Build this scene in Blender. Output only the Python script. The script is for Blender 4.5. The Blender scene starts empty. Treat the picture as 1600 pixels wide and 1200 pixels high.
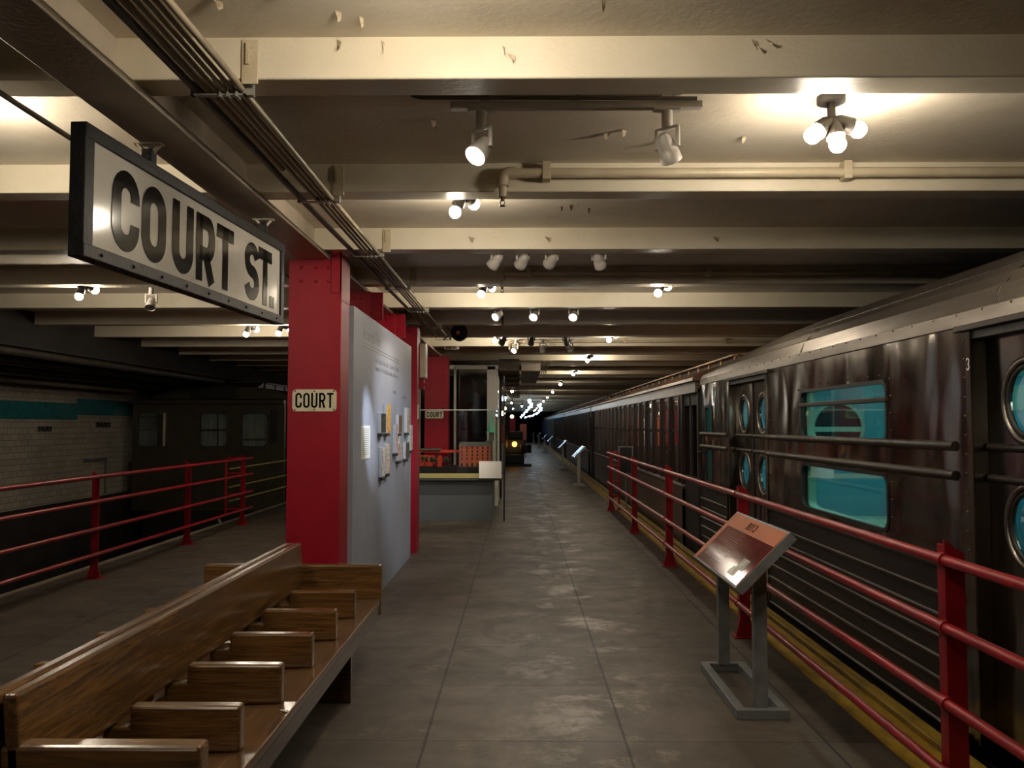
import bpy, bmesh, math, random
from mathutils import Vector, Matrix
random.seed(7)
sc = bpy.context.scene
COL = sc.collection
PI = math.pi

# ------------------------------------------------------------------ camera, world, exposure
H = 1.55
cam_d = bpy.data.cameras.new('camera'); cam = bpy.data.objects.new('camera', cam_d); COL.objects.link(cam)
cam_d.sensor_width = 36.0; cam_d.lens = 1345.0/1600*36; cam_d.clip_start = .05; cam_d.clip_end = 300
cam.location = (0, 0, H)
cam.rotation_euler = (math.radians(90+2.724), 0, math.radians(.553))
sc.camera = cam
w = bpy.data.worlds.new('world'); sc.world = w; w.use_nodes = True
w.node_tree.nodes['Background'].inputs[0].default_value = (1, .85, .7, 1)
w.node_tree.nodes['Background'].inputs[1].default_value = 0.002
sc.view_settings.view_transform = 'Standard'; sc.view_settings.look = 'None'
sc.view_settings.gamma = 1; sc.view_settings.use_curve_mapping = False
sc.view_settings.exposure = 0.0
try:
    sc.cycles.use_denoising = True; sc.cycles.use_light_tree = True
    sc.cycles.max_bounces = 8; sc.cycles.sample_clamp_indirect = 4.0
    sc.cycles.caustics_reflective = False; sc.cycles.caustics_refractive = False
except Exception: pass
LAMP = 1.0      # strength of every bulb, see three_bulb_lamp()

# ------------------------------------------------------------------ materials
def lin(c):
    return tuple(((x/255)/12.92 if x/255 <= .04045 else ((x/255+.055)/1.055)**2.4) for x in c)
class NT:
    def __init__(s, name):
        s.m = bpy.data.materials.new(name); s.m.use_nodes = True; s.t = s.m.node_tree
        s.b = s.t.nodes['Principled BSDF']; s.out = s.t.nodes['Material Output']
    def n(s, kind, **kw):
        nd = s.t.nodes.new(kind)
        for k, v in kw.items():
            if hasattr(nd, k): setattr(nd, k, v)
        return nd
    def l(s, a, b): s.t.links.new(a, b)
    def val(s, sock, v):
        if hasattr(v, 'is_output') : s.l(v, sock)
        else: sock.default_value = v
    def math(s, op, a, b=None, c=None):
        nd = s.n('ShaderNodeMath', operation=op); s.val(nd.inputs[0], a)
        if b is not None: s.val(nd.inputs[1], b)
        if c is not None: s.val(nd.inputs[2], c)
        return nd.outputs[0]
    def mix(s, f, a, b):
        nd = s.n('ShaderNodeMix', data_type='RGBA'); s.val(nd.inputs[0], f)
        for i, v in ((6, a), (7, b)):
            if hasattr(v, 'is_output'): s.l(v, nd.inputs[i])
            else: nd.inputs[i].default_value = (*v, 1)
        return nd.outputs[2]
    def coords(s, scale=(1, 1, 1)):
        tc = s.n('ShaderNodeTexCoord'); mp = s.n('ShaderNodeMapping'); mp.inputs['Scale'].default_value = scale
        s.l(tc.outputs['Object'], mp.inputs['Vector']); return mp.outputs[0]
    def noise(s, vec, scale, detail=4, rough=.55, dist=0):
        nd = s.n('ShaderNodeTexNoise'); s.l(vec, nd.inputs['Vector']); nd.inputs['Scale'].default_value = scale
        nd.inputs['Detail'].default_value = detail; nd.inputs['Roughness'].default_value = rough; nd.inputs['Distortion'].default_value = dist
        return nd.outputs[0]
    def ramp(s, f, a, b):
        nd = s.n('ShaderNodeMapRange'); s.l(f, nd.inputs[0]); nd.inputs[1].default_value = a; nd.inputs[2].default_value = b
        nd.clamp = True; return nd.outputs[0]
    def bump(s, hgt, strength, dist=.01):
        nd = s.n('ShaderNodeBump'); nd.inputs['Strength'].default_value = strength; nd.inputs['Distance'].default_value = dist
        s.l(hgt, nd.inputs['Height']); s.l(nd.outputs[0], s.b.inputs['Normal'])
def pbr(name, c1, c2=None, rough=.5, metal=0, nscale=4, stretch=(1, 1, 1), lo=.35, hi=.65, bump=0, bscale=60, bstretch=(1, 1, 1), coat=0, rvar=0, spec=.5, bdist=.01):
    t = NT(name); c1 = lin(c1); b = t.b
    b.inputs['Roughness'].default_value = rough; b.inputs['Metallic'].default_value = metal
    b.inputs['Coat Weight'].default_value = coat; b.inputs['Coat Roughness'].default_value = .12
    b.inputs['Specular IOR Level'].default_value = spec
    b.inputs['Base Color'].default_value = (*c1, 1)
    if c2 is not None:
        f = t.ramp(t.noise(t.coords(stretch), nscale), lo, hi)
        t.l(t.mix(f, c1, lin(c2)), b.inputs['Base Color'])
        if rvar: t.l(t.math('MULTIPLY_ADD', f, rvar, rough), b.inputs['Roughness'])
    if bump: t.bump(t.noise(t.coords(bstretch), bscale, 3), bump, bdist)
    return t.m
def emit(name, c, s):
    t = NT(name); t.b.inputs['Base Color'].default_value = (*c, 1); t.b.inputs['Emission Color'].default_value = (*c, 1)
    t.b.inputs['Emission Strength'].default_value = s; return t.m
def glass(name, tint=(.9, .95, .95), refl=.1, rough=.02):
    t = NT(name); tr = t.n('ShaderNodeBsdfTransparent'); gl = t.n('ShaderNodeBsdfGlossy'); mx = t.n('ShaderNodeMixShader')
    tr.inputs[0].default_value = (*tint, 1); gl.inputs['Roughness'].default_value = rough
    lw = t.n('ShaderNodeLayerWeight'); lw.inputs[0].default_value = .25
    t.l(t.math('MULTIPLY_ADD', lw.outputs['Fresnel'], .6, refl*.3), mx.inputs[0]); t.l(tr.outputs[0], mx.inputs[1]); t.l(gl.outputs[0], mx.inputs[2])
    t.l(mx.outputs[0], t.out.inputs[0]); return t.m
def floor_mat():
    t = NT('concrete_platform'); b = t.b; v = t.coords()
    sx = t.n('ShaderNodeSeparateXYZ'); t.l(v, sx.inputs[0])
    def line(s, off, sp, wd):
        q = t.math('DIVIDE', t.math('SUBTRACT', s, off), sp); fr = t.math('SUBTRACT', q, t.math('ROUND', q))
        return t.math('LESS_THAN', t.math('MULTIPLY', t.math('ABSOLUTE', fr), sp), wd), t.math('FLOOR', q)
    jx, ix = line(sx.outputs[0], -.467, .982, .0075); jy, iy = line(sx.outputs[1], 4.303, .900, .0045)
    wn = t.n('ShaderNodeTexWhiteNoise', noise_dimensions='2D'); cb = t.n('ShaderNodeCombineXYZ'); t.l(ix, cb.inputs[0]); t.l(iy, cb.inputs[1]); t.l(cb.outputs[0], wn.inputs['Vector'])
    big = t.ramp(t.noise(v, 1.3, 5, .6, .6), .3, .7); blot = t.ramp(t.noise(v, 2.6, 7, .66, .5), .34, .68); fine = t.noise(v, 60, 3)
    c = t.mix(blot, lin((62, 53, 45)), lin((98, 88, 77)))
    c = t.mix(t.math('MULTIPLY', big, .45), c, lin((46, 39, 33)))
    c = t.mix(t.math('MULTIPLY', wn.outputs[0], .26), c, lin((126, 116, 105)))
    c = t.mix(t.math('MULTIPLY', fine, .16), c, lin((60, 52, 45)))
    pale = t.ramp(t.noise(v, 2.2, 7, .72, .25), .6, .72)
    c = t.mix(t.math('MULTIPLY', pale, .4), c, lin((146, 138, 128)))
    band = t.ramp(t.math('ABSOLUTE', t.math('SUBTRACT', sx.outputs[0], .45)), .75, .15)
    worn = t.math('MULTIPLY', band, t.ramp(t.noise(v, 1.7, 8, .72, .25), .52, .62))
    c = t.mix(t.math('MULTIPLY', worn, .55), c, lin((150, 142, 130)))
    jn = t.math('MAXIMUM', t.math('MULTIPLY', jx, .85), t.math('MULTIPLY', jy, .75)); c = t.mix(jn, c, lin((24, 18, 15)))
    t.l(c, b.inputs['Base Color']); b.inputs['Specular IOR Level'].default_value = .35
    t.l(t.math('SUBTRACT', t.math('MULTIPLY_ADD', blot, -.12, .56), t.math('MULTIPLY', worn, .16)), b.inputs['Roughness'])
    t.bump(t.math('SUBTRACT', t.math('MULTIPLY', t.noise(v, 25, 5), .15), jn), .2, .004)
    return t.m
def tile_mat():
    t = NT('white_wall_tile'); v = t.coords(); b = t.b
    sx = t.n('ShaderNodeSeparateXYZ'); t.l(v, sx.inputs[0]); cb = t.n('ShaderNodeCombineXYZ'); t.l(sx.outputs[1], cb.inputs[0]); t.l(sx.outputs[2], cb.inputs[1])
    br = t.n('ShaderNodeTexBrick'); t.l(cb.outputs[0], br.inputs['Vector']); br.inputs['Scale'].default_value = 1
    br.inputs['Brick Width'].default_value = .2; br.inputs['Row Height'].default_value = .1; br.inputs['Mortar Size'].default_value = .004; br.offset = .5
    br.inputs['Color1'].default_value = (*lin((196, 188, 172)), 1); br.inputs['Color2'].default_value = (*lin((178, 170, 155)), 1); br.inputs['Mortar'].default_value = (*lin((96, 90, 82)), 1)
    f = t.ramp(t.noise(v, 1.2, 5), .4, .75)
    t.l(t.mix(t.math('MULTIPLY', f, .4), br.outputs[0], lin((120, 108, 92))), b.inputs['Base Color']); b.inputs['Roughness'].default_value = .3
    t.bump(br.outputs[1], -.3, .004); return t.m
def wood_mat(name, axis, dark, light, rough=.26):
    t = NT(name); st = [9, 9, 9]; st[axis] = .55
    n = t.noise(t.coords(st), 4.5, 6, .6, 1.2); f = t.ramp(n, .36, .66)
    st2 = [60, 60, 60]; st2[axis] = 2
    g = t.ramp(t.noise(t.coords(st2), 3, 3), .45, .7)
    c = t.mix(f, lin(dark), lin(light)); c = t.mix(t.math('MULTIPLY', g, .4), c, lin(tuple(x*.5 for x in dark)))
    t.l(c, t.b.inputs['Base Color']); t.b.inputs['Roughness'].default_value = rough
    t.b.inputs['Coat Weight'].default_value = .35; t.b.inputs['Coat Roughness'].default_value = .15
    t.bump(g, .08, .002); return t.m
def steel_mat():
    t = NT('stainless_steel'); b = t.b
    b.inputs['Metallic'].default_value = 1
    sc_ = t.ramp(t.noise(t.coords((1, 2, .5)), 2.5, 4), .35, .7)
    t.l(t.mix(sc_, lin((128, 122, 113)), lin((156, 150, 140))), b.inputs['Base Color'])
    t.l(t.math('MULTIPLY_ADD', sc_, .08, .14), b.inputs['Roughness'])
    wv = t.noise(t.coords((1, 1.35, .6)), 1.8, .6, .4, .7)
    t.bump(wv, 1.0, .042); return t.m
def siding_mat(name, c1, c2, pitch=.06):
    t = NT(name); v = t.coords(); sx = t.n('ShaderNodeSeparateXYZ'); t.l(v, sx.inputs[0])
    q = t.math('DIVIDE', sx.outputs[1], pitch); fr = t.math('ABSOLUTE', t.math('SUBTRACT', t.math('FRACT', q), .5))
    gr = t.math('GREATER_THAN', fr, .44); f = t.ramp(t.noise(t.coords((1, 2, .4)), 4, 4), .35, .65)
    c = t.mix(f, lin(c1), lin(c2)); t.l(t.mix(t.math('MULTIPLY', gr, .6), c, lin(tuple(x*.4 for x in c1))), t.b.inputs['Base Color'])
    t.b.inputs['Roughness'].default_value = .42; t.bump(gr, -.4, .006); return t.m
M = {}
M['cream'] = pbr('cream_paint', (226, 217, 197), (214, 204, 182), rough=.36, nscale=2.5, bump=.22, bscale=55, rvar=.1, bdist=.006)
M['slab'] = pbr('cream_slab_paint', (226, 217, 200), (208, 197, 178), rough=.5, nscale=1.6, bump=.3, bscale=28, rvar=.1, bdist=.008)
M['girder'] = pbr('girder_paint', (192, 181, 164), (168, 156, 140), rough=.5, nscale=3, bump=.15, bscale=40)
M['flake'] = pbr('peeled_paint', (205, 192, 168), (130, 112, 90), rough=.7, nscale=12)
M['floor'] = floor_mat()
M['edge'] = pbr('platform_edge_concrete', (92, 82, 70), (70, 60, 50), rough=.7, nscale=5, bump=.2)
M['yellow'] = pbr('worn_yellow_paint', (166, 132, 30), (100, 80, 28), rough=.5, nscale=6, stretch=(3, 1, 1), lo=.45, hi=.75, bump=.15)
M['yellow2'] = pbr('yellow_rubbing_strip', (160, 132, 40), (116, 92, 30), rough=.45, nscale=9, stretch=(3, .6, 1), bump=.15)
M['red'] = pbr('red_enamel', (152, 7, 35), (138, 6, 30), rough=.5, spec=.3, nscale=3, bump=.12, bscale=30)
M['redrail'] = pbr('red_rail_paint', (152, 13, 26), (126, 9, 22), rough=.34, nscale=7, bump=.1, bscale=80)
M['yrail'] = pbr('olive_yellow_rail', (176, 166, 70), (140, 128, 52), rough=.35, nscale=5)
M['black'] = pbr('black_enamel', (15, 15, 18), (34, 33, 36), rough=.45, spec=.3, nscale=9, stretch=(1, .5, .5), lo=.5, hi=.8, bump=.25, bscale=40)
M['matblack'] = pbr('dull_black', (16, 15, 15), rough=.6)
M['ink'] = pbr('black_letter_paint', (15, 14, 14), rough=.12, spec=.3)
M['signwhite'] = pbr('white_sign_enamel', (200, 196, 188), (186, 180, 170), rough=.12, nscale=2)
M['platewhite'] = pbr('cream_plate_enamel', (214, 206, 180), (190, 176, 140), rough=.3, nscale=14, lo=.5, hi=.9)
M['rust'] = pbr('rusty_screw', (92, 70, 52), rough=.6)
M['wood_y'] = wood_mat('varnished_oak_long', 1, (74, 50, 25), (118, 84, 47))
M['wood_x'] = wood_mat('varnished_oak_cross', 0, (80, 55, 28), (124, 89, 49))
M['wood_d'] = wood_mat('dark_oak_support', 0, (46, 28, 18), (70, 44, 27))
M['paper'] = pbr('white_paper', (236, 234, 228), rough=.6)
M['panel'] = pbr('pale_blue_grey_board', (156, 161, 177), (150, 155, 171), rough=.55, nscale=3)
M['boardedge'] = pbr('pale_frame_edge', (168, 172, 178), rough=.5)
M['greybase'] = pbr('slate_grey_laminate', (84, 90, 94), (78, 84, 88), rough=.5, nscale=3)
M['greytop'] = pbr('dark_grey_laminate', (58, 62, 65), rough=.5)
M['mustard'] = pbr('pale_mustard_strip', (170, 160, 102), rough=.5)
M['steel'] = steel_mat()
M['steelribs'] = pbr('fluted_stainless', (84, 79, 74), (66, 62, 58), rough=.52, metal=1, nscale=3, stretch=(1, .4, 4))
M['steelroof'] = pbr('corrugated_roof_steel', (162, 154, 144), (126, 118, 110), rough=.3, metal=.92, nscale=3, stretch=(1, .3, 2), rvar=.12)
M['chrome'] = pbr('polished_rim', (150, 142, 134), (120, 112, 106), rough=.34, metal=1, nscale=8)
M['rubber'] = pbr('black_rubber', (14, 13, 13), rough=.55)
M['teal'] = pbr('turquoise_paint', (78, 176, 194), (62, 160, 182), rough=.35, nscale=2)
M['teal2'] = pbr('pale_turquoise_paint', (134, 206, 190), rough=.4)
M['tealseat'] = pbr('pale_green_seat', (150, 200, 180), rough=.35)
M['carfloor'] = pbr('car_floor', (70, 78, 80), rough=.5)
M['glass'] = glass('window_glass', (.92, .96, .96), .12)
M['glassg'] = glass('greenish_window_glass', (.80, .93, .88), .14)
M['caseglass'] = glass('display_case_glass', (.93, .95, .94), .10)
M['darkglass'] = pbr('dark_booth_glass', (20, 24, 24), rough=.06, spec=.8)
M['greymetal'] = pbr('grey_painted_steel', (136, 139, 140), (116, 119, 120), rough=.42, nscale=10, metal=.3)
M['lightmetal'] = pbr('light_grey_steel', (160, 158, 152), rough=.35, metal=.3)
M['lampgrey'] = pbr('spotlight_grey', (196, 190, 184), (180, 174, 166), rough=.4, nscale=8)
M['lampdark'] = pbr('dark_spotlight', (62, 58, 54), rough=.45)
M['conduit'] = pbr('painted_conduit', (170, 158, 134), (126, 114, 96), rough=.42, nscale=6, stretch=(1, .3, 1))
M['darkconduit'] = pbr('dark_conduit', (82, 74, 66), (60, 54, 48), rough=.4, nscale=6, metal=.3)
M['pipe'] = pbr('cream_pipe', (206, 194, 168), (186, 172, 146), rough=.35, nscale=5, bump=.1)
M['brass'] = pbr('sprinkler_brass', (92, 72, 46), rough=.4, metal=.8)
M['bulb'] = emit('lit_bulb', (1.0, .87, .68), 300*LAMP)
M['bulbfar'] = emit('far_bulb', (1.0, .88, .70), 130*LAMP)
M['spotface'] = emit('spot_lamp_face', (1.0, .93, .82), 14)
M['cool'] = emit('blue_white_lights', (.42, .68, 1.0), 12)
M['coolpanel'] = emit('pale_blue_panel', (.5, .75, 1.0), 4)
M['globe'] = emit('globe_lamp', (1.0, .72, .38), 14)
M['cartube'] = emit('car_ceiling_light', (.84, 1.0, 1.0), 95)
M['amber'] = emit('amber_lamp', (1.0, .42, .06), 6)
M['tile'] = tile_mat()
M['tealtile'] = pbr('teal_tile_band', (40, 124, 130), (30, 104, 112), rough=.28, nscale=8)
M['darkwall'] = pbr('dark_mottled_wall', (46, 42, 38), (34, 30, 28), rough=.8, nscale=2)  # mottled dark brown-grey for walls, left girder, wall base and tray
M['pit'] = pbr('track_bed', (30, 27, 25), (20, 18, 17), rough=.9, nscale=6, bump=.5, bscale=12)
M['wooddoor'] = pbr('dark_maroon_wood', (48, 28, 24), (36, 20, 18), rough=.34, nscale=4, stretch=(1, 3, .4))
M['wainscot'] = siding_mat('brown_matchboard', (84, 70, 58), (70, 57, 47))
M['letterboard'] = pbr('tan_letterboard', (120, 108, 92), (96, 84, 70), rough=.3, nscale=3, stretch=(1, 1, 2))
M['darkduct'] = pbr('brown_duct_paint', (104, 94, 82), (88, 78, 68), rough=.6, nscale=3)
M['orangedark'] = pbr('dull_orange_panel', (150, 62, 34), rough=.5)
M['boothwhite'] = pbr('white_booth_frame', (226, 222, 214), rough=.4)
M['copper'] = pbr('canvas_roof_brown', (116, 78, 54), (88, 58, 42), rough=.4, nscale=3)
M['tanpost'] = pbr('tan_clerestory_trim', (200, 164, 124), rough=.5, spec=.3)
M['clere'] = pbr('clerestory_pane', (84, 70, 58), rough=.7, spec=.2)
M['olive'] = pbr('olive_green_enamel', (66, 60, 44), (54, 48, 36), rough=.34, nscale=4)
M['blind'] = pbr('pale_window_blind', (150, 148, 140), (122, 120, 112), rough=.6, nscale=5, stretch=(4, 1, .5))
M['frost'] = pbr('frosted_pane', (168, 168, 160), rough=.4)
M['greygreen'] = pbr('grey_green_car', (96, 112, 108), (80, 94, 92), rough=.4, nscale=3)
M['bluecar'] = pbr('blue_car', (52, 66, 140), rough=.4)
M['orange'] = pbr('orange_card', (186, 98, 36), (168, 84, 32), rough=.45, nscale=4, spec=.2)
M['maroon'] = pbr('maroon_photo_print', (118, 44, 44), (72, 22, 26), rough=.10, nscale=4, stretch=(2, 3, 2), lo=.3, hi=.7, spec=.25)
M['greyprint'] = pbr('grey_photo_print', (138, 128, 114), (88, 92, 82), rough=.25, nscale=14)
M['brick'] = pbr('model_brick', (188, 92, 58), (170, 78, 48), rough=.6, nscale=30)
M['modelroof'] = pbr('model_grey_roof', (96, 98, 94), rough=.6)
M['copperg'] = pbr('model_verdigris', (130, 220, 188), rough=.5)
M['modelgreen'] = pbr('model_tree_green', (46, 92, 66), (30, 66, 48), rough=.8, nscale=30)
M['modelred'] = pbr('model_red', (206, 66, 46), rough=.5)
M['modeldark'] = pbr('model_dark_ground', (30, 32, 32), rough=.6)
def art(name, stops):
    t = NT(name); v = t.coords((3, 7, 9)); f = t.noise(v, 2.2, 3, .6, 1.5)
    r = t.n('ShaderNodeValToRGB'); t.l(f, r.inputs[0]); e = r.color_ramp.elements; r.color_ramp.interpolation = 'CONSTANT'
    for i, (p, c) in enumerate(stops):
        x = e[i] if i < 2 else e.new(p)
        x.position = p; x.color = (*lin(c), 1)
    t.l(r.outputs[0], t.b.inputs['Base Color']); t.b.inputs['Roughness'].default_value = .35; return t.m
ART = {
 'dark': art('dark_print', [(0, (40, 36, 30)), (.55, (56, 50, 40)), (.66, (200, 196, 180))]),
 'sun': art('yellow_orange_print', [(0, (200, 60, 34)), (.4, (226, 140, 36)), (.5, (236, 206, 96)), (.62, (60, 44, 34))]),
 'tan': art('white_brown_print', [(0, (228, 222, 212)), (.48, (206, 190, 176)), (.56, (120, 84, 64))]),
 'multi': art('multicolour_print', [(0, (190, 40, 44)), (.42, (232, 228, 220)), (.52, (210, 160, 60)), (.6, (44, 42, 48))]),
 'pink': art('pale_pink_print', [(0, (232, 222, 222)), (.5, (206, 132, 124)), (.6, (84, 60, 96))]),
 'brown': art('brown_print', [(0, (150, 108, 76)), (.46, (118, 84, 58)), (.58, (76, 84, 56))]),
 'grey': art('dark_grey_print', [(0, (66, 62, 52)), (.5, (92, 86, 70)), (.6, (44, 40, 36))]),
 'cream': art('cream_dark_print', [(0, (226, 220, 206)), (.52, (196, 186, 164)), (.6, (52, 46, 44))]),
}

# ------------------------------------------------------------------ mesh helpers
class MB:
    """collects shapes given in world coordinates; build() links them as ONE mesh object"""
    def __init__(s): s.bm = bmesh.new(); s.mi = 0
    def _take(s, tmp, smooth=False):
        me = bpy.data.meshes.new('t'); tmp.to_mesh(me); tmp.free()
        n0 = len(s.bm.faces); s.bm.from_mesh(me); bpy.data.meshes.remove(me)
        s.bm.faces.ensure_lookup_table()
        for f in s.bm.faces[n0:]:
            f.material_index = s.mi
            if smooth: f.smooth = True
    def box(s, x0, x1, y0, y1, z0, z1, bev=0, seg=2, rot=None, piv=None):
        t = bmesh.new(); bmesh.ops.create_cube(t, size=1)
        for v in t.verts: v.co = Vector(((x0+x1)/2+v.co.x*(x1-x0), (y0+y1)/2+v.co.y*(y1-y0), (z0+z1)/2+v.co.z*(z1-z0)))
        if bev: bmesh.ops.bevel(t, geom=t.edges[:], offset=bev, segments=seg, profile=.5, affect='EDGES')
        if rot is not None:
            p = Vector(piv) if piv else Vector(((x0+x1)/2, (y0+y1)/2, (z0+z1)/2))
            for v in t.verts: v.co = p+rot @ (v.co-p)
        s._take(t); return s
    def prism(s, pts, axis, a, b):
        """polygon (2-D list in the plane across `axis`) extruded from a to b"""
        def P(p, q):
            return Vector((q, p[0], p[1])) if axis == 0 else Vector((p[0], q, p[1])) if axis == 1 else Vector((p[0], p[1], q))
        t = bmesh.new(); A = [t.verts.new(P(p, a)) for p in pts]; B = [t.verts.new(P(p, b)) for p in pts]
        n = len(pts); t.faces.new(A); t.faces.new(B[::-1])
        for i in range(n): t.faces.new((A[i], B[i], B[(i+1) % n], A[(i+1) % n]))
        bmesh.ops.recalc_face_normals(t, faces=t.faces[:]); s._take(t); return s
    def tube(s, path, r, seg=10, caps=True, radii=None):
        pts = [Vector(p) for p in path]; t = bmesh.new(); rings = []
        d0 = (pts[1]-pts[0]).normalized(); up = Vector((0, 0, 1)) if abs(d0.z) < .9 else Vector((1, 0, 0))
        nrm = d0.cross(up).normalized()
        for i, p in enumerate(pts):
            d = (pts[min(i+1, len(pts)-1)]-pts[max(i-1, 0)]).normalized()
            nrm = (nrm-d*nrm.dot(d)).normalized(); bn = d.cross(nrm); rr = radii[i] if radii else r
            rings.append([t.verts.new(p+(nrm*math.cos(2*PI*k/seg)+bn*math.sin(2*PI*k/seg))*rr) for k in range(seg)])
        for i in range(len(rings)-1):
            for k in range(seg):
                f = t.faces.new((rings[i][k], rings[i][(k+1) % seg], rings[i+1][(k+1) % seg], rings[i+1][k])); f.smooth = True
        bmesh.ops.recalc_face_normals(t, faces=t.faces[:])
        if caps:
            for rg in (rings[0], rings[-1]):
                try: t.faces.new([t.verts.new(v.co) for v in rg])
                except ValueError: pass
        s._take(t); return s
    def cyl(s, p0, p1, r, r2=None, seg=16): return s.tube([p0, p1], r, seg, True, [r, r if r2 is None else r2])
    def ball(s, c, r, seg=12, rings=8, scale=(1, 1, 1)):
        t = bmesh.new(); bmesh.ops.create_uvsphere(t, u_segments=seg, v_segments=rings, radius=r)
        for v in t.verts: v.co = Vector((c[0]+v.co.x*scale[0], c[1]+v.co.y*scale[1], c[2]+v.co.z*scale[2]))
        s._take(t, True); return s
    def quad(s, *p):
        t = bmesh.new(); t.faces.new([t.verts.new(Vector(q)) for q in p]); s._take(t); return s
    def ring(s, c, ax, r0, r1, d, seg=28):
        """flat ring about axis ax (0 x,1 y), from radius r0 to r1, thickness d, slightly domed"""
        t = bmesh.new(); prof = [(r0, 0), (r0, d), ((r0+r1)/2, d*1.3), (r1, d*.6), (r1, 0)]; R = []
        for k in range(seg):
            a = 2*PI*k/seg; ca, sa = math.cos(a), math.sin(a)
            R.append([t.verts.new(Vector((c[0]+h, c[1]+rr*ca, c[2]+rr*sa) if ax == 0 else (c[0]+rr*ca, c[1]+h, c[2]+rr*sa))) for rr, h in prof])
        for k in range(seg):
            for j in range(len(prof)-1):
                f = t.faces.new((R[k][j], R[k][j+1], R[(k+1) % seg][j+1], R[(k+1) % seg][j])); f.smooth = True
        bmesh.ops.recalc_face_normals(t, faces=t.faces[:]); s._take(t); return s
    def disc(s, c, ax, r, seg=28):
        t = bmesh.new()
        t.faces.new([t.verts.new(Vector((c[0], c[1]+r*math.cos(2*PI*k/seg), c[2]+r*math.sin(2*PI*k/seg)) if ax == 0 else (c[0]+r*math.cos(2*PI*k/seg), c[1], c[2]+r*math.sin(2*PI*k/seg)))) for k in range(seg)])
        s._take(t); return s
    def plate(s, outer, holes, ax, pos, th):
        """a plate across axis ax with holes: loops are lists of 2-D points; extends from pos to pos+th"""
        def P(p, q): return Vector((q, p[0], p[1])) if ax == 0 else Vector((p[0], q, p[1]))
        t = bmesh.new(); E = []
        for lp in [outer]+holes:
            vs = [t.verts.new(P(p, pos)) for p in lp]
            for i in range(len(vs)): E.append(t.edges.new((vs[i], vs[(i+1) % len(vs)])))
        bmesh.ops.triangle_fill(t, use_beauty=True, use_dissolve=False, edges=E)
        g = bmesh.ops.extrude_face_region(t, geom=t.faces[:])
        dv = Vector((th, 0, 0)) if ax == 0 else Vector((0, th, 0))
        for v in g['geom']:
            if isinstance(v, bmesh.types.BMVert): v.co += dv
        bmesh.ops.recalc_face_normals(t, faces=t.faces[:]); s._take(t); return s
    def build(s, name, mat, parent=None, smooth_angle=None):
        me = bpy.data.meshes.new(name)
        off = Vector((0, 0, 0)); p = parent
        while p is not None: off += p.location; p = p.parent
        for v in s.bm.verts: v.co -= off
        s.bm.to_mesh(me); s.bm.free()
        for m in (mat if isinstance(mat, (list, tuple)) else [mat]): me.materials.append(m)
        o = bpy.data.objects.new(name, me); COL.objects.link(o)
        if parent is not None: o.parent = parent
        return o
def tag(o, label, cat, group=None, kind=None):
    o['label'] = label; o['category'] = cat
    if group: o['group'] = group
    if kind: o['kind'] = kind
    return o
def thing(name, loc, label, cat, group=None, kind=None):
    o = bpy.data.objects.new(name, None); COL.objects.link(o); o.location = loc; o.empty_display_size = .1
    return tag(o, label, cat, group, kind)
def one(name, mb, mat, origin, label, cat, group=None, kind=None):
    """a thing that is one mesh with its origin at `origin`"""
    for v in mb.bm.verts: v.co -= Vector(origin)
    o = mb.build(name, mat); o.location = origin
    return tag(o, label, cat, group, kind)
def dup(root, loc, label):
    r = root.copy(); COL.objects.link(r); r.location = loc; r['label'] = label
    for ch in list(root.children):
        c = ch.copy(); COL.objects.link(c); c.parent = r
        for g in list(ch.children):
            d = g.copy(); COL.objects.link(d); d.parent = c
    return r
def rrect(y0, y1, z0, z1, r, n=5):
    pts = []
    for cy, cz, a0 in ((y1-r, z1-r, 0), (y0+r, z1-r, 90), (y0+r, z0+r, 180), (y1-r, z0+r, 270)):
        for k in range(n+1):
            a = math.radians(a0+90*k/n); pts.append((cy+r*math.cos(a), cz+r*math.sin(a)))
    return pts
def rect(y0, y1, z0, z1): return [(y1, z1), (y0, z1), (y0, z0), (y1, z0)]
def circ(cy, cz, r, n=28): return [(cy+r*math.cos(2*PI*k/n), cz+r*math.sin(2*PI*k/n)) for k in range(n)]
def fillet(path, r, n=5):
    P = [Vector(p) for p in path]; out = [P[0]]
    for i in range(1, len(P)-1):
        a = (P[i-1]-P[i]).normalized(); b = (P[i+1]-P[i]).normalized()
        A = P[i]+a*r; B = P[i]+b*r
    for k in range(n+1):
            q = k/n; out.append(A*(1-q)**2+P[i]*2*q*(1-q)+B*q*q)
    out.append(P[-1]); return out

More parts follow.
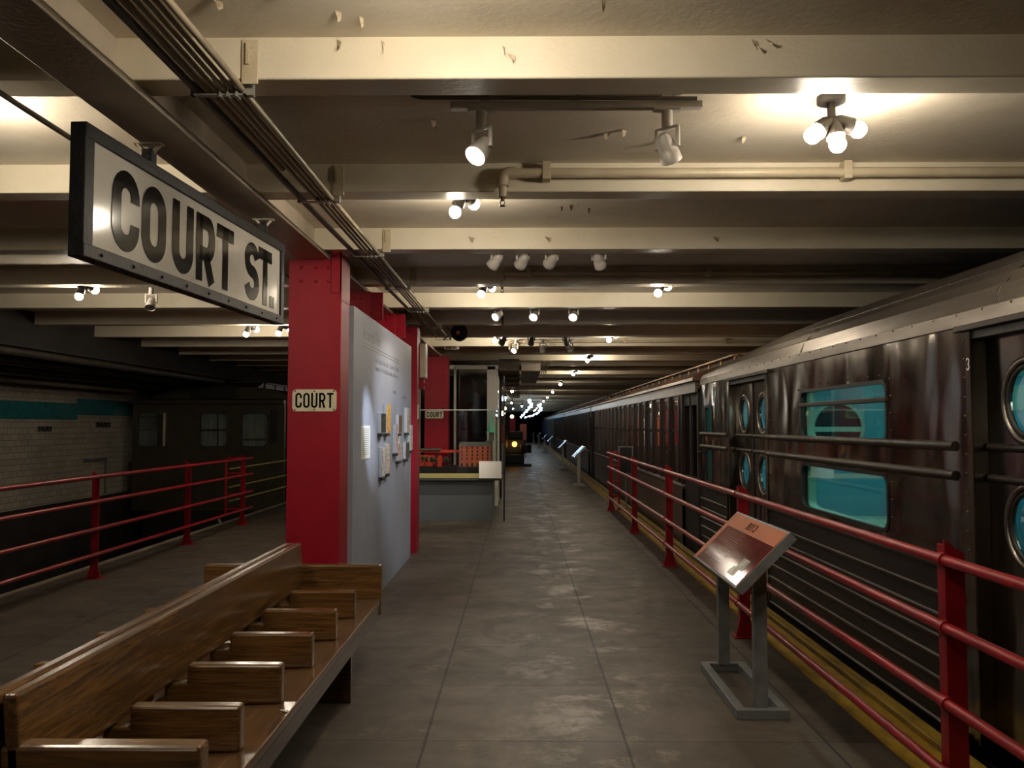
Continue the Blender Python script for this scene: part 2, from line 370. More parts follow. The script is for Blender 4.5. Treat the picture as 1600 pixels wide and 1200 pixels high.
# stroke lettering (condensed block capitals and figures), unit height
def arc(cx, cy, rx, ry, a0, a1, n=12): return [(cx+rx*math.cos(math.radians(a0+(a1-a0)*k/n)), cy+ry*math.sin(math.radians(a0+(a1-a0)*k/n))) for k in range(n+1)]
def glyph(ch, w, t):
    h = t/2; R = w/2-h; m = w/2
    top = 1-h-R; bot = h+R
    if ch == 'O' or ch == '0': return [arc(m, top, R, R, 0, 180)+arc(m, bot, R, R, 180, 360)+[(w-h, top)]]
    if ch == 'C': return [[(w-h, .64)]+arc(m, top, R, R, 0, 180)+arc(m, bot, R, R, 180, 360)+[(w-h, .36)]]
    if ch == 'U': return [[(h, 1)]+arc(m, bot, R, R, 180, 360)+[(w-h, 1)]]
    if ch == 'R':
        r = .235; return [[(h, 0), (h, 1)], [(h, 1-h), (w*.5, 1-h)]+arc(w-h-r*.62, 1-h-r, r*.62, r, 90, -90)+[(h, 1-h-2*r)], [(w*.5, 1-h-2*r), (w-h, 0)]]
    if ch == 'T': return [[(0, 1-h), (w, 1-h)], [(m, 1), (m, 0)]]
    if ch == 'S':
        r = (1-t)/4; return [arc(m, 1-h-r, R, r, 12, 262)+arc(m, h+r, R, r, 82, -168)]
    if ch == '.': return [[(0, h), (t, h)]]
    if ch == '8':
        r = (1-t)/4; return [arc(m, 1-h-r, R*.95, r, 0, 360, 18), arc(m, h+r, R, r, 0, 360, 18)]
    if ch == '1': return [[(m, 0), (m, 1)], [(m-.16, .8), (m, 1-h)]]
    if ch == '3':
        r = (1-t)/4; return [arc(m, 1-h-r, R, r, 160, -90)+arc(m, h+r, R, r, 90, -160)]
    if ch == 'N': return [[(h, 0), (h, 1)], [(w-h, 0), (w-h, 1)], [(h, 1), (w-h, 0)]]
    return []
def stroke(mb, pts, t, place):
    P = [Vector((p[0], p[1])) for p in pts]; L = []; Rr = []
    closed = (P[0]-P[-1]).length < 1e-4
    for i in range(len(P)):
        a = P[i]-P[i-1] if i > 0 else (P[0]-P[-2] if closed else P[1]-P[0]); b = P[i+1]-P[i] if i < len(P)-1 else (P[1]-P[0] if closed else P[i]-P[i-1])
        if a.length < 1e-7: a = b
        if b.length < 1e-7: b = a
        a = a.normalized(); b = b.normalized(); d = (a+b)
        d = d.normalized() if d.length > 1e-6 else a
        n = Vector((-d.y, d.x)); k = t/2/max(.5, n.dot(Vector((-a.y, a.x))))
        L.append(P[i]+n*k); Rr.append(P[i]-n*k)
    for i in range(len(P)-1): mb.quad(place(L[i]), place(Rr[i]), place(Rr[i+1]), place(L[i+1]))
def text_font(mb, s, size, place, align='LEFT'):
    cu = bpy.data.curves.new('t', 'FONT'); cu.body = s; cu.size = size; cu.align_x = align; cu.resolution_u = 2
    o = bpy.data.objects.new('t', cu); COL.objects.link(o)
    dg = bpy.context.evaluated_depsgraph_get(); me = bpy.data.meshes.new_from_object(o.evaluated_get(dg))
    t = bmesh.new(); t.from_mesh(me)
    for v in t.verts: v.co = Vector(place(v.co))
    mb._take(t); bpy.data.objects.remove(o); bpy.data.curves.remove(cu); bpy.data.meshes.remove(me)

# ------------------------------------------------------------------ the setting
FAR = 92.0
ED_R, ED_L = 2.065, -4.70
mb = MB(); mb.box(ED_L, ED_R, -5, FAR, -1.3, 0)
tag(mb.build('floor', M['floor']), 'brown grey concrete platform floor of stained square slabs', 'floor', kind='structure')
mb = MB(); mb.box(ED_R+.001, 7, -5, FAR, -1.5, -1.2)
tag(mb.build('floor_trackbed', M['pit']), 'dark track bed under the silver train', 'track bed', kind='structure')
mb = MB(); mb.box(-8.6, ED_L-.001, -5, FAR, -1.5, -1.2)
tag(mb.build('floor_trackbed', M['pit']), 'dark track bed beyond the far left platform edge', 'track bed', kind='structure')
mb = MB(); mb.box(1.765, 1.985, -5, FAR, .0, .004)
tag(mb.build('trim_1', M['yellow']), 'worn dull yellow safety stripe painted along the train side of the platform', 'safety stripe', kind='structure')
mb = MB(); mb.box(1.985, 2.07, -5, 5.15, .0, .035, .006); mb.box(2.0, 2.07, 5.15, FAR, .0, .03, .006)
tag(mb.build('trim_2', M['yellow2']), 'yellow rubbing strip on the platform edge beside the trains', 'edge strip', kind='structure')
mb = MB(); mb.box(ED_L-.02, ED_L+.045, -5, FAR, .0, .012)
tag(mb.build('trim_3', M['conduit']), 'thin yellowish strip along the platform edge at the dark left track', 'edge strip', kind='structure')

# ceiling with its concrete beams
ZB, ZS = 2.81, 2.965
BY = [3.075+1.525*k for k in range(-4, 58)]
ceil = MB().box(-8.6, 7, -5, FAR, ZS, ZS+.25).build('ceiling', M['slab'])
tag(ceil, 'low cream painted concrete ceiling crossed by many beams', 'ceiling', kind='structure')
for y in BY: MB().box(-8.6, 7, y, y+.165, ZB, ZS+.01, .007, 2).build('beam', M['cream'], ceil)
# peeled paint flakes (curled scraps) on the near ceiling
mb = MB()
def flake(x, y, z, sx, sz, face):
    n = 5; L = []
    for i in range(n+1):
        a = i/n; wd = sx*(1-.6*a)*random.uniform(.7, 1.1); cz = z-sz*a; off = .004+.03*a*a
        if face: L.append((Vector((x-wd/2+.01*a, y-off, cz)), Vector((x+wd/2, y-off*.7, cz-.008))))
        else: L.append((Vector((x-wd/2, y+sz*a, z-off)), Vector((x+wd/2, y+sz*a+.01, z-off*.6))))
    for i in range(n): mb.quad(L[i][0], L[i][1], L[i+1][1], L[i+1][0])
for x, y in ((-.62, 2.86), (-.55, 2.9), (-1.0, 2.75), (.28, 2.8), (-.75, 2.7), (.5, 4.05), (.42, 4.1), (.7, 4.2), (-.4, 3.9), (.33, 5.45), (.27, 5.5), (.45, 5.55), (-2.9, 3.7), (-3.0, 3.75), (1.1, 4.15), (1.45, 4.2), (-1.6, 4.1), (1.9, 2.7)):
    flake(x, y, ZS-.001, random.uniform(.015, .05), random.uniform(.02, .05), False)
for x, z in ((-.66, 2.955), (-.5, 2.95), (.85, 2.95), (.9, 2.95), (-.06, 2.93), (-.03, 2.9)): flake(x, 3.074, z, random.uniform(.012, .03), random.uniform(.02, .06), True)
for x in (-1.9, -.35, .2, 1.4): flake(x, 6.123, 2.9, .05, .04, True)
fo = mb.build('peeling_paint', M['flake'], ceil); fo['kind'] = 'stuff'

# longitudinal girder over the column line
mb = MB(); GX0, GX1 = -1.625, -1.385
mb.box(GX0, GX1, -5, 34, 2.755, 2.785, .004); mb.box(-1.53, -1.48, -5, 34, 2.785, ZS)
mb.box(GX0+.02, GX1-.02, -5, 34, 2.785, 2.795)
tag(mb.build('ceiling_girder', M['girder']), 'brownish steel girder running over the red columns and the hanging station sign', 'girder', kind='structure')
mb = MB(); mb.box(-6.4, -6.1, -5, FAR, 2.5, ZS); mb.box(-6.55, -5.95, -5, FAR, 2.48, 2.51)
tag(mb.build('ceiling_girder', M['darkwall']), 'dark girder above the left track', 'girder', kind='structure')

# walls
def teal_z(y): return 1.645 if y < 15.85 else 1.735
mb = MB(); mb.box(-8.62, -8.2, -5, FAR, -1.3, ZS)
tag(mb.build('wall_left', M['tile']), 'white tiled wall with a stepped teal band behind the left track', 'wall', kind='structure')
mb = MB(); mb.box(-8.205, -8.192, -5, 15.85, 1.645, 1.945); mb.box(-8.205, -8.192, 15.85, 40, 1.735, 2.04)
tag(mb.build('trim_4', M['tealtile']), 'teal tile band stepping up along the left white wall', 'tile band', kind='structure')
mb = MB(); mb.box(-8.24, -8.17, -5, FAR, -1.3, .17)  # dark strip over the foot of the tiled wall
tag(mb.build('baseboard_left', M['darkwall']), 'dark base below the white tiled wall', 'wall base', kind='structure')
mb = MB(); mb.box(6.9, 7.1, -5, FAR, -1.3, ZS)
tag(mb.build('wall_right', M['darkwall']), 'dark wall behind the right-hand trains', 'wall', kind='structure')
mb = MB(); mb.box(-8.6, 7, FAR, FAR+.3, -1.3, ZS)
tag(mb.build('wall_back', M['darkwall']), 'dark wall closing the far end of the platform', 'wall', kind='structure')
mb = MB(); mb.box(-8.6, 7, -5.3, -5, -1.3, ZS)
tag(mb.build('wall_front', M['darkwall']), 'dark wall closing the near end of the platform', 'wall', kind='structure')

# red steel columns
def column(y, x0, x1, top, label, rivets=False, gusset=True, dep=.3):
    c = thing('column', ((x0+x1)/2, y+dep/2, 0), label, 'column', None, 'structure')
    mb = MB()
    mb.box(x0, x1, y, y+.02, 0, top, .003); mb.box(x0, x1, y+dep-.02, y+dep, 0, top, .003)
    mb.box(x0+.02, x0+.04, y+.01, y+dep-.01, 0, top); mb.box(x1-.02, x1, y+.019, y+dep-.019, 0, top)
    mb.build('shaft', M['red'], c)
    if gusset:
        g = MB(); g.box(x1-.07, x1+.004, y-.012, y-.002, top-.25, 2.86, .002); g.box(x1-.008, x1+.004, y-.012, y+dep, top-.3, 2.86, .002)
        g.build('gusset', M['red'], c)
    r = MB()
    if rivets:
        for k in range(24):
            for xx in (x0+.09, x1-.09): r.ball((xx, y-.002, .12+k*.115), .014, 8, 6, (1, .6, 1))
    else:
        for k in range(2):
            for xx in (x0+.09, x0+.2, x1-.09): r.ball((xx, y-.002, top-.06-k*.1), .013, 8, 6, (1, .6, 1))
    r.build('rivets', M['red'], c); return c
column(6.2, -1.682, -1.300, 2.755, 'nearest red steel column, behind the bench, bearing a COURT plate')
for y, lb in ((7.72, 'red column behind the near half of the grey exhibition board'), (9.24, 'red column behind the far half of the grey exhibition board')):
    c = column(y, -1.70, -1.35, 2.755, lb, gusset=False)
    MB().box(-1.50, -1.25, y+.05, y+.08, 2.5, 2.755).build('gusset', M['red'], c)
column(10.5, -1.66, -1.262, 2.755, 'red column at the far end of the grey exhibition board', gusset=False)
column(15.1, -1.682, -1.267, 2.755, 'riveted red column beyond the model display case', rivets=True, gusset=False)
for y, x1, lb in ((30, -1.27, 'distant red column left of the aisle, nearer one'), (36, -1.27, 'distant red column left of the aisle beyond the black machine')):
    column(y, x1-.4, x1, 2.755, lb, gusset=False)

# ------------------------------------------------------------------ lamps
n_l = 0
def three_bulb_lamp(x, y, z, label, near=True, power=1.0):
    t = thing('ceiling_lamp', (x, y, ZS), label, 'ceiling lamp', 'bare bulb ceiling lamps')
    MB().cyl((x, y, ZS), (x, y, ZS-.03), .06).cyl((x, y, ZS-.03), (x, y, z+.03), .018).build('mount', M['lampdark'], t)
    dirs = [(-.6, -.25, -.5), (.75, .15, -.2), (.05, -.35, -.9)] if near and y < 4.2 else [(-.35, .2, -.8), (.35, .7, -.3)] if near else [(-.2, 0, -1)]
    for d in dirs:
        d = Vector(d).normalized(); c = Vector((x, y, z+.02)); a = c+d*.03; b = c+d*.095
        s = MB(); s.tube([c, a, b], .03, 12, True, [.018, .034, .040]); so = s.build('socket', M['lampdark'], t)
        bb = MB(); pb = b+d*.035
        bb.ball(pb, .036 if near else .042, 10, 7); bb.build('bulb', M['bulb'] if near else M['bulbfar'], so)
lamps_right = [3.62, 7.93, 12.34, 16.35, 20.75]
ORD = ['first', 'second', 'third', 'fourth', 'fifth', 'sixth', 'seventh', 'eighth', 'ninth']
words = ['nearest', 'second', 'third', 'fourth', 'fifth']
three_bulb_lamp(1.34, 3.66, 2.84, 'black three-bulb ceiling lamp blazing beside the silver train, nearest one')
for w_, y in list(zip(words, lamps_right))[1:]:
    three_bulb_lamp(1.33, y, 2.87, 'bare bulb ceiling lamp of the right-hand row, %s from the camera' % w_)
three_bulb_lamp(-.33, 4.95, 2.89, 'bare bulb ceiling lamp glowing above the aisle, nearest of the middle row')
for w_, y, z in (('second', 8.3, 2.92), ('third', 12.9, 2.92)):
    three_bulb_lamp(-.33, y, z, 'bare bulb ceiling lamp of the middle row, %s from the camera' % w_)
three_bulb_lamp(-.2, 2.3, 2.9, 'bare bulb ceiling lamp just above the top of the view, over the aisle')
three_bulb_lamp(-2.45, -.9, 2.86, 'bare bulb ceiling lamp over the left walkway behind the camera')
three_bulb_lamp(-2.45, 3.62, 2.85, 'bare bulb ceiling lamp over the left walkway beside the station sign')
three_bulb_lamp(-3.98, 7.75, 2.82, 'bare bulb ceiling lamp under the lower left of the COURT ST. sign')
three_bulb_lamp(-3.5, 11.05, 2.82, 'bare bulb ceiling lamp left of the far end of the sign')
three_bulb_lamp(-3.05, 10.95, 2.82, 'bare bulb ceiling lamp at the far lower corner of the sign by the column')
yy = 25.2
for k in range(9):
    three_bulb_lamp(1.2, yy, 2.85, 'distant bare bulb beside the wooden cars, %s of that row from the camera' % ['first', 'second', 'third', 'fourth', 'fifth', 'sixth', 'seventh', 'eighth', 'ninth'][k], False); yy += 6.1
for k, (x, y) in enumerate(((-.2, 24), (-.5, 30), (-.35, 37), (.1, 43), (-.4, 50))):
    three_bulb_lamp(x, y, 2.6, 'distant bare bulb over the aisle, %s along' % words[k], False)

# spotlights
def aim_mat(d):
    d = Vector(d).normalized(); return d.to_track_quat('-Z', 'Y').to_matrix()
SP = .76
def spotlight(x, y, z, target, label, lit, on_power=0, dark=False, size=.6, col=(1, .9, .76), zt=None):
    zt = ZS-.06 if zt is None else zt
    mat = M['lampdark'] if dark else M['lampgrey']
    t = thing('spotlight', (x, y, zt), label, 'spotlight', 'track spotlights')
    MB().box(x-.06, x+.06, y-.018, y+.018, zt-.012, zt+.006, .003).build('adapter', mat, t)
    d = (Vector(target)-Vector((x, y, z))).normalized(); side = d.cross(Vector((0, 0, 1))).normalized()
    yk = MB()
    yk.cyl((x, y, zt-.01), (x, y, z+.085), .024)
    top = Vector((x, y, z+.085)); c = Vector((x, y, z))
    for s in (-1, 1):
        a = c+side*s*.05; b = top+side*s*.05+Vector((0, 0, -.0))
        yk.tube([top, b, a], .010, 6)
    yk.build('yoke', mat, t)
    h = MB(); h.tube([c-d*.085*SP, c-d*.06*SP, c-d*.02*SP, c+d*.02*SP, c+d*.022*SP, c+d*.08*SP], .05, 16, False, [r*SP for r in (.022, .042, .050, .052, .058, .062)])
    h.tube([c-d*.086*SP, c-d*.085*SP], .018, 12)
    ho = h.build('housing', mat, t)
    f = MB(); f.tube([c+d*.052, c+d*.056], .040, 16); f.build('lamp_face', M['spotface'] if lit else M['glass'], ho)
    if on_power:
        L = bpy.data.lights.new('spot_beam', 'SPOT'); L.energy = on_power; L.spot_size = size; L.spot_blend = .9; L.shadow_soft_size = .03; L.color = col
        lo = bpy.data.objects.new('spot_beam', L); COL.objects.link(lo); lo.rotation_euler = d.to_track_quat('-Z', 'Y').to_euler()
        lo.location = c+d*.10-Vector((x, y, zt)); lo.parent = t
def track(x0, x1, y, label):
    mb = MB(); z = ZS
    mb.box(x0, x1, y-.02, y+.02, z-.06, z-.03, .003)
    for x in (x0+.15, (x0+x1)/2, x1-.15): mb.box(x-.02, x+.02, y-.012, y+.012, z-.03, z)
    one('lighting_track', mb, M['lampgrey'], ((x0+x1)/2, y, z-.045), label, 'lighting track')
track(-.30, .78, 3.64, 'pale lighting track on the ceiling behind the first beam, carrying two spotlights')
one('conduit', MB().tube([(-.46, 3.58, ZS-.02), (-.42, 3.58, ZS-.03), (.75, 3.60, ZS-.03)], .009, 8), M['darkconduit'], (.15, 3.6, ZS-.03), 'thin dark feed conduit beside the first lighting track', 'conduit')
spotlight(-.165, 3.64, 2.735, (-1.3, 2.3, .9), 'lit white track spotlight facing down left, left one on the first track', True, 75, size=.75)
spotlight(.63, 3.64, 2.735, (1.6, 4.9, .9), 'grey track spotlight turned away to the right, right one on the first track', False, 0)
track(-.35, 1.0, 6.36, 'pale lighting track behind the third beam, carrying four spotlights')
for k, (x, tx) in enumerate(((-.18, (-1.3, 7.35, 1.5)), (.02, (-1.3, 9.0, 1.2)), (.235, (-1.3, 9.8, 1.5)), (.585, (1.3, 8.2, 1.2)))):
    spotlight(x, 6.36, 2.775, tx, 'dark backed track spotlight behind the third beam, %s from the left' % ['first', 'second', 'third', 'fourth'][k], False, [240, 170, 190, 0][k], False, [.34, .8, .35, .5][k], (.80, .89, 1.0))
track(-.45, .95, 9.4, 'pale lighting track behind the fifth beam, carrying three lit spotlights')
for k, (x, tx) in enumerate(((-.24, (-1.6, 8.0, 1.6)), (.16, (-.6, 7.6, 1.4)), (.585, (.2, 7.6, 1.4)))):
    spotlight(x, 9.4, 2.755, tx, 'lit track spotlight behind the fifth beam, %s from the left' % ['first', 'second', 'third'][k], True, 40, False, .7)
track(-.45, 1.0, 12.35, 'pale lighting track behind the seventh beam')
for k, (x, tx) in enumerate(((-.25, (-1.3, 14, 1)), (.16, (-.2, 14, 1)), (.66, (1.4, 14, 1)))):
    spotlight(x, 12.35, 2.76, tx, 'small dark spotlight behind the seventh beam, %s from the left' % ['first', 'second', 'third'][k], False, [150, 0, 0][k], True, .9)
track(-.25, 1.0, 13.6, 'pale lighting track near the display case')
for k, (x, tx, lit) in enumerate(((-.08, (-.9, 12.4, 1.5), True), (.36, (0, 15, 1), False), (.785, (1.4, 15, 1), False))):
    spotlight(x, 13.6, 2.755, tx, ('lit' if lit else 'dark')+' spotlight above the aisle near the display case, %s from the left' % ['first', 'second', 'third'][k], lit, 40 if lit else 0, not lit, .9)
track(-4.8, -3.9, 5.2, 'pale lighting track left of the COURT ST. sign')
track(-4.0, -3.1, 8.2, 'pale lighting track beyond the middle of the COURT ST. sign')
spotlight(-4.35, 5.2, 2.74, (-5.4, 4, 1), 'unlit spotlight on the ceiling left of the COURT ST. sign', False, 0, False, .5)
spotlight(-3.55, 8.2, 2.72, (-3.4, 7, 1), 'small unlit spotlight below the middle of the COURT ST. sign', False, 0, False, .5)

# ------------------------------------------------------------------ pipes and conduits
def sprinkler(y, x0, zc, r, x1, drop, label):
    t = thing('sprinkler_pipe', (x0, y, zc), label, 'sprinkler pipe', 'sprinkler pipes along the beams')
    MB().tube([(x0+.04, y, zc), (x1, y, zc)], r, 12).build('pipe', M['pipe'], t)
    MB().tube(fillet([(x0+.07, y, zc), (x0, y, zc), (x0, y, zc-.07)], .045), r*1.3, 12).build('elbow', M['pipe'], t)
    MB().cyl((x0, y, zc-.06), (x0, y, zc-drop+.045), r*.85).build('drop', M['pipe'], t)
    z = zc-drop
    s = MB(); s.cyl((x0, y, z+.045), (x0, y, z+.025), .011); s.tube([(x0-.009, y, z+.028), (x0-.012, y, z+.012), (x0-.003, y, z)], .0028, 6)
    s.tube([(x0+.009, y, z+.028), (x0+.012, y, z+.012), (x0+.003, y, z)], .0028, 6); s.cyl((x0, y, z), (x0, y, z-.004), .016)
    s.build('sprinkler_head', M['brass'], t)
    for k in range(5):
        xx = x0+.235+k*1.6
        if xx < x1-.1: MB().box(xx-.022, xx+.022, y-r-.004, y+r+.02, zc-r-.012, zc+r+.03, .003).build('clamp', M['pipe'], t)
sprinkler(4.545, -.095, 2.895, .027, 6.5, .175, 'thick cream sprinkler pipe along the second beam with a drop head over the aisle')
sprinkler(7.605, -.16, 2.9, .02, 6.5, .17, 'cream sprinkler pipe along the fourth beam')
sprinkler(13.695, -.17, 2.88, .02, 6.5, .17, 'small cream sprinkler pipe beside the spotlights near the display case')
sprinkler(19.8, .1, 2.88, .02, 6.5, .15, 'distant sprinkler pipe along a beam beyond the ceiling duct')
one('fire_sprinkler', MB().cyl((-.22, 10.62, 2.81), (-.22, 10.62, 2.74), .012).cyl((-.22, 10.62, 2.74), (-.22, 10.62, 2.73), .02).cyl((-.22, 10.62, 2.965), (-.22, 10.62, 2.8), .014), M['brass'], (-.22, 10.62, 2.8), 'lone sprinkler head hanging before the sixth beam', 'sprinkler head')
cond = [(-1.025, .0125, 'conduit', 'pale conduit nearest the aisle in the bundle beside the girder'), (-1.06, .009, 'conduit', 'thin conduit second from the aisle in the bundle beside the girder'),
        (-1.088, .009, 'conduit', 'thin conduit third from the aisle in the bundle beside the girder'), (-1.118, .010, 'conduit', 'thin conduit fourth from the aisle in the bundle beside the girder'),
        (-1.195, .0165, 'darkconduit', 'thick dark conduit of the bundle, the one nearest the girder')]
for x, r, m, lb in cond:
    pts = [(x, -5+.8*k, 2.785+.003*math.sin(k*1.7+x*40)) for k in range(22)]
    one('conduit', MB().tube(pts, r, 8), M[m], (x, 3, 2.785), lb, 'conduit', 'conduits beside the girder')
one('conduit', MB().tube([(-1.155, .6, 2.8), (-1.155, 3.0, 2.79), (-1.15, 3.35, 2.79), (-1.15, 4.1, 2.79)], .016, 8), M['conduit'], (-1.155, 3, 2.79), 'short thicker conduit with a coupling within the bundle', 'conduit')
one('conduit', MB().tube([(-1.93, -5, 2.78), (-1.93, 6.1, 2.78), (-1.93, 12, 2.78)], .012, 8), M['darkconduit'], (-1.93, 3, 2.78), 'single thin dark conduit left of the girder above the station sign', 'conduit')
for k, y in enumerate(BY[4:12]):
    mb = MB(); mb.box(-1.215, -1.01, y+.03, y+.055, 2.764, 2.770); mb.box(-1.02, -.985, y+.03, y+.06, 2.764, 2.812)
    for x in (-1.042, -1.075, -1.103): mb.box(x-.004, x+.004, y+.02, y+.06, 2.755, 2.80)
    mb.box(-1.215, -1.205, y+.03, y+.055, 2.764, 2.812)
    one('conduit_bracket', mb, M['lightmetal'], (-1.1, y+.04, 2.79), 'small steel bracket clamping the conduit bundle under the %s beam from the camera' % ORD[k], 'bracket', 'conduit brackets')
for k, (bx, y) in enumerate(((-.985, 3.075), (-.985, 4.6), (-.96, 6.125), (-.96, 7.65))):
    mb = MB(); mb.box(bx-.03, bx+.03, y-.008, y, 2.79, 2.955, .002); mb.cyl((bx+.005, y-.012, 2.93), (bx+.005, y-.008, 2.93), .009); mb.box(bx-.012, bx-.002, y-.02, y-.008, 2.86, 2.94)
    one('wall_clip', mb, M['pipe'], (bx, y-.005, 2.9), 'cream bolted plate on the face of the %s beam beside the conduits' % ORD[k], 'bolted plate', 'bolted plates on beams')
# dark pipes above the left track
for k, (x, z, r, lb) in enumerate(((-7.75, 2.24, .05, 'pale pipe along the top of the white tiled wall'), (-7.3, 2.36, .09, 'thick dark pipe over the left track, lowest'), (-6.85, 2.42, .07, 'dark pipe over the left track, middle'), (-6.0, 2.42, .05, 'dark pipe over the left track, nearest the platform'))):
    one('track_pipe', MB().tube([(x, -5, z), (x, 17.3, z)], r, 10), M['conduit'] if k == 0 else M['darkconduit'], (x, 12, z), lb, 'pipe', 'pipes over the left track')
mb = MB(); mb.box(-8.19, -6.6, -5, 17.3, 2.5, 2.56)
one('cable_tray', mb, M['darkwall'], (-7.4, 12, 2.52), 'dark flat cable tray hanging over the left track', 'cable tray')

# ------------------------------------------------------------------ hanging station sign  COURT ST.
A = Vector((-1.603, 3.095, 2.165)); B = Vector((-1.467, 5.265, 2.165)); SH = .50
ux = (B-A).normalized(); LEN = (B-A).length; nrm = Vector((ux.y, -ux.x, 0)); up = Vector((0, 0, 1))
def sg(s, z, d=0): return A+ux*s+up*z+nrm*d
sign = thing('station_sign', tuple(sg(LEN/2, 0, -.03)), 'black framed hanging enamel sign reading COURT ST.', 'station sign')
def sbox(mb, s0, s1, z0, z1, d0, d1, bev=.004):
    rot = Matrix.Rotation(math.atan2(ux.y, ux.x), 3, 'Z'); c = sg((s0+s1)/2, (z0+z1)/2, (d0+d1)/2)
    mb.box(c.x-(s1-s0)/2, c.x+(s1-s0)/2, c.y-abs(d1-d0)/2, c.y+abs(d1-d0)/2, c.z-(z1-z0)/2, c.z+(z1-z0)/2, bev, 2, rot, tuple(c))
mb = MB(); fw_ = .052
sbox(mb, 0, LEN, 0, fw_, -.05, .012); sbox(mb, 0, LEN, SH-fw_, SH, -.05, .012)
sbox(mb, 0, fw_+.012, fw_*.9, SH-fw_*.9, -.05, .010); sbox(mb, LEN-fw_, LEN, fw_*.9, SH-fw_*.9, -.05, .010)
for k in range(9):
    c = sg(.12+k*.24, fw_/2, .012); mb.ball(c, .008, 8, 5); c = sg(.12+k*.24, .0, -.02); mb.ball(c, .008, 8, 5)
mb.build('frame', M['black'], sign)
mb = MB(); sbox(mb, .03, LEN-.03, .03, SH-.03, -.035, -.002, 0); mb.build('face', M['signwhite'], sign)
mb = MB(); LW, LH, LT = .212, .325, .068
z0 = (SH-LH)/2-.008
starts = [('C', 3.30), ('O', 3.533), ('U', 3.805), ('R', 4.05), ('T', 4.285), ('S', 4.655), ('T', 4.858), ('.', 5.045)]
for ch, y in starts:
    if ch == 'S': mb.build('lettering', M['ink'], sign); mb = MB()
    s0 = (y-A.y)/ux.y; wd = LW/LH
    if ch == '.': s0 += .0
    for st in glyph(ch, wd, LT/LH): stroke(mb, [(p[0]*LH, p[1]*LH) for p in st], LT, lambda p, s0=s0: sg(s0+p[0], z0+p[1], .0015))
mb.build('lettering', M['ink'], sign)
for y in (3.62, 4.98):
    s = (y-A.y)/ux.y; hb = MB(); c = sg(s, SH, -.02)
    hb.box(c.x-.022, c.x+.022, c.y-.03, c.y+.03, SH+A.z-.01, 2.725, .004); ho = hb.build('hanger', M['black'], sign)
    v = MB()
    for sgn in (-1, 1):
        v.tube([(c.x, c.y, 2.70), (c.x+sgn*.045, c.y+sgn*.01, 2.754)], .009, 6)
    v.box(c.x-.06, c.x+.06, c.y-.02, c.y+.02, 2.748, 2.7545); v.build('bracket', M['cream'], ho)

# COURT plates
def letters(mb, txt, size, wd, t, gap, place, x0=0):
    x = x0
    for ch in txt:
        for st in glyph(ch, wd/size, t/size): stroke(mb, [(p[0]*size+x, p[1]*size) for p in st], t, place)
        x += wd+gap
    return x
def court_plate(x0, x1, y, z0, z1, label, along_y=False, group='COURT name plates', m='platewhite', chip=True):
    cx = (x0+x1)/2; cz = (z0+z1)/2; W = x1-x0; Hh = z1-z0
    if along_y: P = lambda u, v, d: (y+d, x0+u, z0+v)
    else: P = lambda u, v, d: (x0+u, y-d, z0+v)
    loc = (y, cx, cz) if along_y else (cx, y, cz)
    t = thing('name_plate', loc, label, 'name plate', group)
    mb = MB(); c = Hh*.16
    pts = [(c, 0), (W-c, 0), (W-c*.3, c*.3), (W, c), (W, Hh-c), (W-c*.3, Hh-c*.3), (W-c, Hh), (c, Hh), (c*.3, Hh-c*.3), (0, Hh-c), (0, c), (c*.3, c*.3)]
    if along_y: mb.prism([(x0+a, z0+b) for a, b in pts], 0, y, y+.006)
    else: mb.prism([(x0+a, z0+b) for a, b in pts], 1, y-.006, y)
    mb.build('plate', M[m], t)
    mb = MB(); lh = Hh*.68; lw = W*.145; tt = W*.043; gap = (W*.86-5*lw)/4
    letters(mb, 'COURT', lh, lw, tt, gap, lambda p: P(W*.07+p[0], Hh*.16+p[1], .0075)); mb.build('lettering', M['ink'], t)
    mb = MB()
    for a in (.06, .5, .94):
        for b in (.08, .92): mb.ball(P(W*a, Hh*b, .007), W*.02, 8, 5)
    mb.build('screw', M['rust'], t)
court_plate(-1.645, -1.325, 6.199, 1.648, 1.806, 'cream COURT name plate screwed to the nearest red column')
court_plate(-1.665, -1.345, 15.085, 1.665, 1.80, 'cream COURT name plate on the riveted red column beyond the display case')
court_plate(14.55, 15.0, -8.195, 1.43, 1.53, 'small dark framed COURT plate on the white tiled wall, nearer one', True, m='greyprint')
court_plate(16.55, 17.15, -8.195, 1.50, 1.61, 'small dark framed COURT plate on the white tiled wall beside the old train', True, m='greyprint')
mb = MB(); mb.box(10.5, 10.56, -.01, .01, 0, .2); mb.bm.clear()
mb = MB(); mb.box(-1.262, -1.255, 10.55, 10.66, 1.62, 1.80, .002)
one('column_plate', mb, M['platewhite'], (-1.258, 10.6, 1.71), 'small white plate on the side of the column ending the grey board', 'plate')
# niche frame low on the tiled wall
mb = MB(); mb.box(-8.2, -8.17, 16.12, 17.0, .84, .91); mb.box(-8.2, -8.185, 16.95, 17.0, .2, .84)
one('wall_hatch', mb, M['tealtile' if False else 'greymetal'], (-8.19, 16.5, .8), 'dark rimmed low hatch in the white tiled wall left of the old train', 'hatch')

